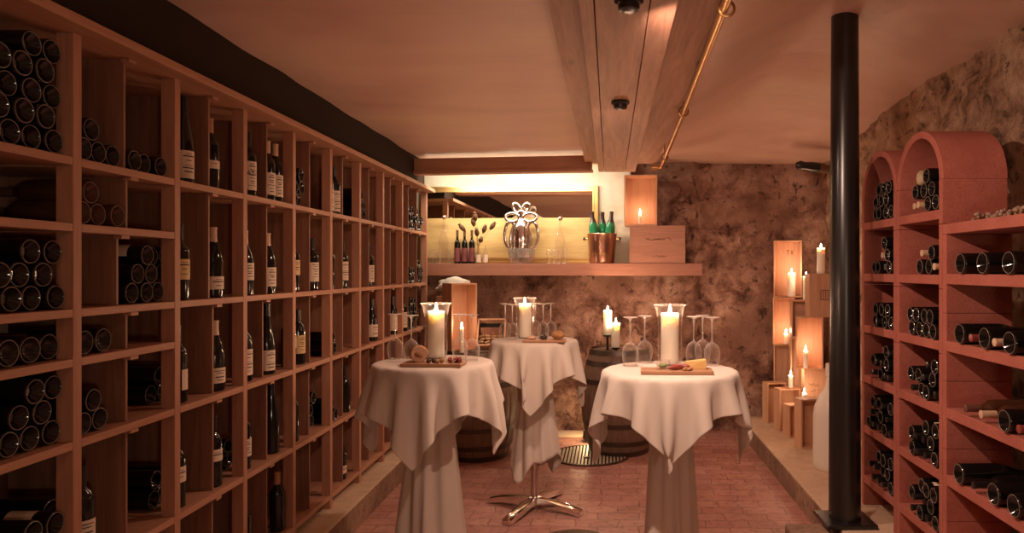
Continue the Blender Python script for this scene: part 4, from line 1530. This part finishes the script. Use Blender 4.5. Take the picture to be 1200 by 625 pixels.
# red-label bottles and small clear ones
for i, px in enumerate((536, 544.5, 553)):
    ms = bottle_meshes('slim', 'bottle', 'cap_brown', 'paper_r', (0.02, 0.15))
    p = WP(wu(px, 0.22), 0.22, SZ + 0.001)
    put_bottle(ms, Matrix.Translation(p) @ Matrix.Rotation(-PI / 2, 4, 'Z'), ['slim dark bottle with plum label, nearest the wooden rack, back shelf', 'slim dark bottle with plum label, middle of three, back shelf', 'slim dark bottle with plum label, beside the small clear bottles'][i], 'plum label bottles on the back shelf')
SMALL = [(0.01, 0.004), (0.024, 0.0), (0.026, 0.004), (0.026, 0.095), (0.022, 0.110), (0.011, 0.130), (0.009, 0.140), (0.009, 0.168), (0.0105, 0.169), (0.0105, 0.175)]
for i, px in enumerate((561, 569)):
    t = wall_thing('small_bottle', ['small clear bottle with white label holding dried pods, back shelf', 'small clear bottle with white label, nearest the silver ornament'][i], 'bottle', px, 0.23, SZ + 0.001, 'small clear bottles on the back shelf')
    MB().lathe(SMALL, 22, None, True, False).build('glass_body', 'glass', t, True)
    MB().lathe([(0.0266, 0.012), (0.0266, 0.085)], 20, Matrix.Rotation(-PI / 2, 4, 'Z'), False, False, -1.2, 1.2).build('paper_label', 'paper', t, True)
rnd = random.Random(5)
for i, (px, py) in enumerate(((543, 268), (555, 262), (557, 256), (559, 274), (567, 270), (576, 266), (563, 282))):
    d0 = 0.23
    base = WP(wu(564, d0), d0, SZ + 0.17)
    bx = WP(wu(560.5, d0), d0, SZ + 0.01)
    dt_ = d0 + 0.05 + 0.045 * math.sin(PI * sorted((543, 555, 557, 559, 567, 576, 563)).index(px) / 6) + (0.03 if px < 558 else 0.0)
    tip = WP(wu(px, dt_), dt_, zpx(py, 6.6))
    t = thing('dried_pod_stem', ['dried pod stem leaning furthest over the plum bottles', 'dried pod stem behind the third plum bottle', 'tallest dried pod stem in the small bottle', 'short dark dried pod stem in the middle of the spray', 'rounded dried pod stem beside the tallest', 'dried pod stem leaning furthest toward the silver ornament', 'shortest dried pod stem low in the spray'][i], 'dried flower', bx, 0, 'dried pods in the small bottle')
    rel = tip - bx
    rank = sorted((543, 555, 557, 559, 567, 576, 563)).index(px)
    an = PI - PI * rank / 6
    off = Vector((0.0062 * math.cos(an), -0.0062 * math.sin(an), 0))
    n0 = off + Vector((0, 0, 0.165))
    MB().tube([off, off + Vector((0, 0, 0.1)), n0, (n0 + rel) * 0.5 + Vector((0, 0, 0.012)), rel], 0.0018, 6).build('stem', 'stem', t)
    dv = (rel - n0).normalized()
    q = dv.to_track_quat('Z', 'Y').to_matrix().to_4x4()
    MB().lathe([(0.003, -0.03), (0.016, -0.012), (0.023, 0.014), (0.019, 0.042), (0.009, 0.052), (0.016, 0.062), (0.004, 0.066)], 14, Matrix.Translation(rel) @ q).build('seed_pod', 'pod', t, True)

# silver bow ornament on a cut glass base
t = wall_thing('silver_ornament', 'large silver bow shaped ornament on cut glass base, centre of back shelf', 'ornament', 611, 0.265, SZ + 0.001)
mb = MB()
n = 24
vs, fs = [], []
prof = [(0.075, 0.0), (0.095, 0.006), (0.115, 0.05), (0.125, 0.11), (0.128, 0.135), (0.118, 0.135), (0.105, 0.06), (0.02, 0.03)]
for r, z in prof:
    for i in range(n * 2):
        rr_ = r * (1 + (0.035 if i % 2 else -0.02))
        vs.append((rr_ * math.cos(PI * i / n), rr_ * math.sin(PI * i / n) * 0.8, z))
for j in range(len(prof) - 1):
    for i in range(2 * n):
        i2 = (i + 1) % (2 * n)
        fs.append((j * 2 * n + i, j * 2 * n + i2, (j + 1) * 2 * n + i2, (j + 1) * 2 * n + i))
mb.add(vs, fs).build('cut_glass_base', 'glass_stem', t)
MB().lathe([(0.03, 0.035), (0.075, 0.06), (0.098, 0.14), (0.104, 0.20), (0.10, 0.27), (0.085, 0.335), (0.058, 0.385), (0.032, 0.42), (0.026, 0.45), (0.04, 0.475), (0.02, 0.49)], 32, Matrix.Scale(0.8, 4, (0, 1, 0))).build('silver_body', 'chrome', t, True)
for k in range(5):
    a = -1.1 + 0.55 * k
    pts = [(0.104 * math.sin(a) * w_ , -0.083 * math.cos(a) * w_, z_) for w_, z_ in ((0.75, 0.06), (0.98, 0.14), (1.05, 0.20), (1.0, 0.27), (0.78, 0.36))]
    MB().tube(pts, [0.008, 0.013, 0.014, 0.012, 0.006], 10).build('rib', 'chrome', t, True)
for sgn in (-1, 1):
    ring = [(sgn * (0.105 + 0.055 * math.cos(a)), 0.0, 0.27 + 0.125 * math.sin(a)) for a in np.linspace(0, 2 * PI, 33)[:-1]]
    MB().tube(ring, 0.017, 12, True).build('side_loop', 'chrome', t, True)
    r2 = [(sgn * (0.085 + 0.065 * math.cos(a)), -0.01, 0.435 + 0.040 * math.sin(a) + sgn * 0) for a in np.linspace(0, 2 * PI, 25)[:-1]]
    MB().tube(r2, 0.015, 12, True).build('lower_bow', 'chrome', t, True)
    r3 = [(sgn * (0.045 + 0.040 * math.cos(a) * 0.8 + 0.012 * math.sin(a)), -0.012, 0.525 + 0.045 * math.sin(a)) for a in np.linspace(0, 2 * PI, 25)[:-1]]
    MB().tube(r3, 0.013, 12, True).build('upper_bow', 'chrome', t, True)
MB().blob((0, -0.012, 0.49), 0.028, 0.024, 0.026, 1, 0.1, 16).build('knot', 'chrome', t, True)

# copper bucket with three green bottles
t = wall_thing('copper_bucket', 'copper wine bucket holding three green bottles on the back shelf', 'bucket', 705.5, 0.225, SZ + 0.001)
MB().lathe([(0.02, 0.006), (0.100, 0.006), (0.110, 0.0), (0.115, 0.01), (0.128, 0.15), (0.138, 0.268), (0.143, 0.275), (0.140, 0.28), (0.134, 0.27), (0.112, 0.014), (0.02, 0.012)], 40).build('bucket_wall', 'copper', t, True)
for sgn in (-1, 1):
    MB().tube([(sgn * 0.133, 0, 0.235), (sgn * 0.162, 0, 0.232)], 0.007, 8).build('knob_stem', 'brass', t, True)
    MB().blob((sgn * 0.168, 0, 0.232), 0.013, 0.016, 0.016, 1, 0.0).build('knob', 'iron', t, True)
MB().lathe([(0.1225, 0.085), (0.1245, 0.09), (0.1235, 0.095)], 40, None, False, False).build('lower_band', 'brass', t, True)
for i, (dx, dy, tx, ty, lb) in enumerate(((-0.092, -0.02, -0.09, 0.02, 'green champagne bottle in the copper bucket, mirror side'), (0.0, 0.053, 0.0, -0.03, 'green champagne bottle in the middle of the copper bucket'), (0.092, -0.02, 0.09, 0.02, 'green champagne bottle in the copper bucket, crate side'))):
    ms = bottle_meshes('champagne', 'bottle_green', None, None)
    p = WP(wu(705.5, 0.225), 0.225, SZ)
    q = p + Matrix.Rotation(BYAW, 3, 'Z') @ Vector((dx * 0.70, dy, 0.165))
    m = Matrix.Translation(q) @ wrot @ Matrix.Rotation(tx, 4, 'Y') @ Matrix.Rotation(-ty, 4, 'X')
    o = put_bottle(ms, m, lb, 'green bottles in the copper bucket')
    MB().lathe([(0.0338, 0.219), (0.0240, 0.245), (0.0185, 0.268), (0.017, 0.30), (0.019, 0.302), (0.019, 0.321), (0.015, 0.324)], 24).build('foil', 'cap_foil', o, True)

# tumblers and glasses on the shelf
for i, px in enumerate((505, 509.5, 514, 527)):
    t = wall_thing('tumbler', ['small clear tumbler closest to the wooden rack, back shelf', 'small clear tumbler second from the wooden rack, back shelf', 'small clear tumbler third from the wooden rack, back shelf', 'small clear tumbler nearest the plum bottles, back shelf'][i], 'glass', px, 0.315 - 0.03 * (i % 2), SZ + 0.001, 'tumblers on the back shelf')
    MB().lathe([(0.004, 0.006), (0.016, 0.005), (0.019, 0.0), (0.020, 0.01), (0.023, 0.13)], 20, None, True, False).build('glass_wall', 'glass_wine', t, True)
for i, px in enumerate((643, 649, 655, 661)):
    p = WP(wu(px, 0.305 + 0.02 * (i % 2)), 0.305 + 0.02 * (i % 2), SZ + 0.001)
    wine_glass(p.x, p.y, p.z, ['small stemmed glass nearest the silver ornament, back shelf', 'small stemmed glass second from the silver ornament, back shelf', 'small stemmed glass third from the silver ornament, back shelf', 'small stemmed glass nearest the copper bucket, back shelf'][i], 0.125, False, 'small stemmed glasses on the back shelf', 0.022)
for i, (px, gl) in enumerate(((520.5, 0.47), (656.5, 0.45))):
    t = wall_thing('bubble_vase', ['clear slender glass vase with round stopper above the tumblers', 'clear slender glass vase with round stopper above the small glasses'][i], 'vase', px, 0.225, SZ + 0.001, 'clear vases on the back shelf')
    MB().lathe([(0.01, 0.004), (0.045, 0.0), (0.05, 0.01), (0.045, 0.10), (0.052, 0.2), (0.04, 0.27), (0.016, 0.33), (0.013, gl - 0.05)], 26, None, True, False).build('glass_wall', 'glass_wine', t, True)
    MB().blob((0, 0, gl - 0.026), 0.024, 0.024, 0.024, 1, 0.0, 16).build('stopper', 'chrome', t, True)

# crate + tall box with candle on the shelf
d_ = 0.225
u0, u1 = wu(738, 0.34), wu(803, 0.34)
pc = WP((u0 + u1) / 2, d_, SZ + 0.001)
chh = zpx(264.5, 6.45) - SZ
cr = crate('wine_crate', 'closed wooden wine crate with burnt lettering lying on the back shelf', 'wooden box', pc, BYAW, u1 - u0, 0.25, chh, 'crate_h', 0.014, False)
stamp(cr, script_line(-0.11, 0.13, chh * 0.62, 0.026, 11, 0.0065) + script_line(-0.04, 0.08, chh * 0.17, 0.014, 12, 0.005), Matrix.Translation((0, -0.125 + 0.0024, 0)))
u0, u1 = wu(731.5, 0.34), wu(770, 0.34)
bz = SZ + chh + 0.002
pb = WP((u0 + u1) / 2, 0.235, bz)
bh = zpx(204, 6.45) - bz
crate('wine_box', 'tall open wooden box with a candle inside on the shelf crate', 'wooden box', pb, BYAW, u1 - u0, 0.21, bh, 'crate', 0.012)
p = WP(wu(750, 0.28), 0.28, bz + 0.0125)
candle(p, zpx(250, 6.5) - p.z, 0.014, 'thin lit candle inside the tall box on the shelf crate', 0.9, 'shelf candles')

# boxes on the rack-side barrel
bx = ax(543, 6.0)
crate('wine_box', 'upright open wooden box on the barrel beside the wooden rack', 'wooden box', (ax(538, 5.98), 6.0, 0.9035), 0.60, 0.225, 0.21, zpx(332, 6.0) - 0.9035, 'crate', 0.012)
candle((ax(541, 5.82), 5.82, BT + 0.001), zpx(384, 5.82) - BT, 0.018, 'small lit candle on the barrel before the upright box', 1.2, 'barrel candles')
# sloping display box of corks
cb = thing('cork_box', 'sloping dark lined wooden box full of wine corks on the barrel', 'wooden box', (ax(574.5, 5.86), 5.86, 0.950), 0.08)
sl = Matrix.Rotation(math.radians(-38), 4, 'X')
bw, bh2, bd = 0.235, 0.27, 0.07
MB().box(-bw / 2, bw / 2, 0.058, bd, 0, bh2, sl).build('back_panel', 'lining', cb)
MB().box(-bw / 2, -bw / 2 + 0.012, 0, 0.058, 0, bh2, sl).build('side_panel', 'crate', cb)
MB().box(bw / 2 - 0.012, bw / 2, 0, 0.058, 0, bh2, sl).build('side_panel', 'crate', cb)
MB().box(-bw / 2 + 0.012, bw / 2 - 0.012, 0, 0.058, 0, 0.012, sl).build('bottom_panel', 'crate', cb)
MB().box(-bw / 2 + 0.012, bw / 2 - 0.012, 0, 0.058, bh2 - 0.012, bh2, sl).build('top_panel', 'crate', cb)
MB().box(-0.09, 0.09, 0.11, 0.13, -0.046, 0.14).build('prop', 'crate_dark', cb)
rnd = random.Random(9)
corkme = MB().lathe([(0.0095, -0.021), (0.0105, -0.019), (0.0105, 0.019), (0.0095, 0.021)], 10).mesh('wine_cork', M['cork'], True)
CLB = Matrix.Translation(cb.location) @ Matrix.Rotation(0.08, 4, 'Z') @ sl
nk = 0
for rz_ in range(5):
    for cx_ in range(4):
        zc = 0.030 + rz_ * 0.030
        xc = -0.078 + cx_ * 0.052 + (0.0 if rz_ % 2 else 0.008) - 0.004
        if rz_ == 4 and cx_ in (0, 3):
            continue
        o = link('wine_cork', corkme)
        tilt = rnd.uniform(-0.45, 0.45)
        o.matrix_world = CLB @ Matrix.Translation((xc, 0.047 - rnd.uniform(0, 0.012), zc)) @ Matrix.Rotation(tilt, 4, 'Y') @ Matrix.Rotation(PI / 2, 4, 'Y')
        tag(o, f'wine cork, {ORD[cx_]} across in the {ORD[rz_]} row from below, sloping box', 'cork', 'corks in the sloping box')
        nk += 1

# white cloth bundle below the shelf by the rack
cl = MB().blob((0, 0, 0.080), 0.16, 0.095, 0.078, 4, 0.35, 30)
cl.v = [(x, y, max(z, 0.0)) for x, y, z in cl.v]
t = tag(cl.build('folded_cloth', 'cloth', None, True), 'white cloth heaped on the tall box below the shelf beside the rack', 'cloth')
tzb = zpx(346, 6.45)
t.location = (-1.43, 6.50, tzb)
crate('wine_box', 'pale tall wooden box behind the barrel under the white cloth', 'wooden box', (-1.43, 6.50, 0.001), 0, 0.28, 0.20, tzb - 0.010, 'crate', 0.014, False)

# ------------------------------------------------------------------ ceiling fittings
# brass pipe with loop and elbow
PX = 0.405
zc = lambda y: 2.53
t = thing('brass_pipe', 'brass pipe running along the ceiling beside the wooden beam', 'pipe', (0.415, 4.0, 2.468))
MB().tube([(-0.042, -2.4, 0), (0.0, 0, 0), (0.026, 2.06, 0.0), (0.026, 2.10, -0.004), (-0.02, 2.12, -0.006), (-0.06, 2.12, -0.006)], 0.0155, 12).build('pipe_run', 'brass', t, True)
MB().lathe([(0.022, -0.03), (0.022, 0.03)], 14, Matrix.Translation((-0.02, 2.12, -0.006)) @ Matrix.Rotation(PI / 2, 4, 'Y')).build('elbow_fitting', 'brass', t, True)
for y in (-1.58, 0.0, 1.6):
    MB().tube([(0.026 * math.cos(a) + 0.0155 * y / 1.2 * 0.8, y, 0.026 * math.sin(a) + 0.004) for a in np.linspace(0, 2 * PI, 21)[:-1]], 0.005, 8, True).build('bracket_ring', 'brass', t, True)
    MB().tube([(0.0103 * y, y, 0.03), (0.0103 * y, y, 0.145)], 0.005, 8).build('bracket_stud', 'brass', t, True)
# two black round fittings under the beam
for px, py, lb in ((727, 121, 'small round black ceiling fitting further along the wooden beam'), (737, 2, 'small round black ceiling fitting at the near part of the beam')):
    Y = 0.83 * F / (CY - py)
    t = thing('ceiling_fitting', lb, 'ceiling fitting', (ax(px, Y), Y, 2.4198), 0, 'black fittings under the beam')
    MB().lathe([(0.045, 0.0), (0.046, -0.012), (0.040, -0.018), (0.034, -0.02)], 8).build('base_ring', 'black_steel', t)
    MB().lathe([(0.034, -0.018), (0.034, -0.036), (0.022, -0.042), (0.006, -0.042)], 20).build('sensor_cap', 'black_steel', t, True)
# capped pipe stub at the right wall
t = thing('wall_pipe', 'thick capped pipe sticking out of the rough stone wall near ceiling', 'pipe', (2.05, 6.3, 2.47))
MB().tube([(-0.20, -0.02, 0.01), (0.05, 0.0, -0.03)], 0.04, 16).build('pipe_run', 'pod', t, True)
MB().tube([(-0.40, -0.03, 0.03), (-0.37, -0.03, 0.032), (-0.33, -0.028, 0.025), (-0.27, -0.025, 0.02), (-0.20, -0.02, 0.012)], [0.03, 0.042, 0.038, 0.044, 0.046], 14).build('black_wrap', 'black_steel', t, True)

# ------------------------------------------------------------------ floor grates
GX, GY = ax(692, 6.06), 6.0
t = thing('floor_grate', 'large round ribbed metal grate in the floor near the barrel', 'floor grate', (GX, GY, 0.0))
MB().lathe([(0.315, 0.0), (0.335, 0.0), (0.335, 0.014), (0.315, 0.014), (0.315, 0.0)], 56, None, False, False).build('rim', 'iron', t, True)
MB().lathe([(0.01, 0.0015), (0.315, 0.0015), (0.315, 0.0005)], 48).build('pit_plate', 'wick', t)
for k in range(-10, 11):
    xk = k * 0.029
    L_ = math.sqrt(0.31 ** 2 - xk * xk)
    MB().box(xk - 0.0085, xk + 0.0085, -L_, L_, 0.002, 0.013, None, 0.002).build('rib', 'grate', t)
MB().lathe([(0.028, 0.013), (0.028, 0.019), (0.01, 0.022)], 20, Matrix.Translation((-0.03, -0.10, 0))).build('lifting_knob', 'iron', t, True)
t = thing('drain_cover', 'dark round drain cover in the brick floor before the rear table', 'drain cover', (ax(672, 4.1), 4.07, 0.0))
MB().lathe([(0.01, 0.006), (0.19, 0.006), (0.20, 0.004), (0.215, 0.008), (0.225, 0.0)], 48).build('cover_plate', 'iron', t, True)

# ------------------------------------------------------------------ lights
def area(name, loc, size, watts, col, target, sy=None):
    l = bpy.data.lights.new(name, 'AREA')
    l.energy = watts
    l.color = col
    l.shape = 'RECTANGLE'
    l.size = size
    l.size_y = sy or size
    o = bpy.data.objects.new(name, l)
    C.objects.link(o)
    o.location = loc
    o.rotation_euler = (Vector(target) - Vector(loc)).to_track_quat('-Z', 'Y').to_euler()
    return o


def spot(name, loc, target, watts, col, ang=150, r=0.03, blend=0.5):
    l = bpy.data.lights.new(name, 'SPOT')
    l.energy = watts
    l.color = col
    l.spot_size = math.radians(ang)
    l.spot_blend = blend
    l.shadow_soft_size = r
    o = bpy.data.objects.new(name, l)
    C.objects.link(o)
    o.location = loc
    o.rotation_euler = (Vector(target) - Vector(loc)).to_track_quat('-Z', 'Y').to_euler()
    return o


WARM = (1.0, 0.65, 0.50)
spot('ceiling_spot', (0.058, 2.19, 2.368), (1.25, 3.3, 0.9), 120, WARM, 138, 0.022, 0.7)  # key light, assumed to come from the near dark fitting
spot('ceiling_spot', (0.05, 3.53, 2.368), (-0.1, 4.5, 0.0), 74, WARM, 176, 0.05, 0.8)  # second light, assumed to come from the further dark fitting
# light strip behind the pelmet
ls = MB().box(-1.55, -0.06, -0.008, 0.008, 2.50, 2.512, Matrix.Translation((-0.13, 6.22, 0)) @ Matrix.Rotation(-0.12, 4, 'Z')).build('light_strip', simple('strip_glow', (0, 0, 0), 0.5, 0, Emission_Color=(1, 0.85, 0.62, 1), Emission_Strength=8.0))
tag(ls, 'warm light strip hidden behind the wooden pelmet', 'light')
area('cove_light', (-0.95, 6.32, 2.48), 1.35, 20, (1.0, 0.86, 0.66), (-0.90, 6.75, 2.0), 0.05)
# two unseen globe lamps added behind the camera as fill, and a small assumed uplight added behind the barrel
def mat_globe():
    m = bpy.data.materials.new('fill_lamp_globe')
    m.use_nodes = True
    nt = m.node_tree
    nt.nodes.clear()
    o = nt.nodes.new('ShaderNodeOutputMaterial')
    e = nt.nodes.new('ShaderNodeEmission')
    e.inputs[0].default_value = (1.0, 0.8, 0.55, 1)
    e.inputs[1].default_value = 3
    t_ = nt.nodes.new('ShaderNodeBsdfTransparent')
    a = nt.nodes.new('ShaderNodeAddShader')
    nt.links.new(e.outputs[0], a.inputs[0])
    nt.links.new(t_.outputs[0], a.inputs[1])
    nt.links.new(a.outputs[0], o.inputs[0])
    return m


M['globe'] = mat_globe()
for (lx, lz, wt, colr, lb) in ((0.85, 1.35, 30, (1.0, 0.84, 0.64), 'low globe fill lamp added behind the camera, terracotta side'), (-0.7, 2.2, 8, (1.0, 0.66, 0.46), 'high globe fill lamp added behind the camera, wooden rack side')):
    t = thing('fill_lamp', lb, 'lamp', (lx, -1.249, lz), 0, 'added globe fill lamps on the rear wall')
    MB().box(-0.05, 0.05, 0.0, 0.02, -0.05, 0.05, None, 0.004).build('back_plate', 'brass', t)
    MB().tube([(0, 0.02, 0), (0, 0.10, 0)], 0.01, 10).build('arm', 'brass', t)
    MB().blob((0, 0.19, 0), 0.09, 0.09, 0.09, 0, 0.0, 24).build('globe_shade', 'globe', t, True)
    point_light((lx, -1.059, lz), wt / 1.25, colr, 0.085)  # fill light inside the added globe
t = thing('assumed_uplight', 'small assumed uplight added on the floor, hidden behind the oak barrel', 'lamp', (-0.20, 6.52, 0.021))  # unseen lamp body, assumed from the glow on the wall behind
MB().lathe([(0.05, 0), (0.055, 0.01), (0.045, 0.08), (0.04, 0.08), (0.035, 0.03)], 20).build('added_housing', 'black_steel', t, True)
point_light((-0.20, 6.52, 0.16), 4.5, (1.0, 0.70, 0.36), 0.04)  # added light of the assumed uplight, brightening wall and slab
w = bpy.data.worlds.new('World')
bpy.context.scene.world = w
w.use_nodes = True
w.node_tree.nodes['Background'].inputs[0].default_value = (0.03, 0.018, 0.012, 1)
w.node_tree.nodes['Background'].inputs[1].default_value = 0.2

# ------------------------------------------------------------------ camera
cam = bpy.data.cameras.new('camera')
cam.sensor_width = 36
cam.sensor_fit = 'HORIZONTAL'
cam.lens = F / 1200 * 36
cam.shift_x = (600 - CX) / 1200
cam.shift_y = (CY - 312.5) / 1200
cam.clip_start = 0.05
co = bpy.data.objects.new('camera', cam)
C.objects.link(co)
co.location = (0, 0, H)
co.rotation_euler = (PI / 2, 0, 0)
sc = bpy.context.scene
sc.camera = co
sc.view_settings.view_transform = 'Standard'
sc.view_settings.look = 'None'
sc.view_settings.exposure = 0.0
sc.view_settings.gamma = 1.0
sc.view_settings.use_curve_mapping = False
sc.cycles.use_denoising = True
sc.cycles.max_bounces = 10
sc.cycles.transparent_max_bounces = 24
sc.cycles.sample_clamp_indirect = 4.0
sc.cycles.caustics_reflective = False
sc.cycles.caustics_refractive = False
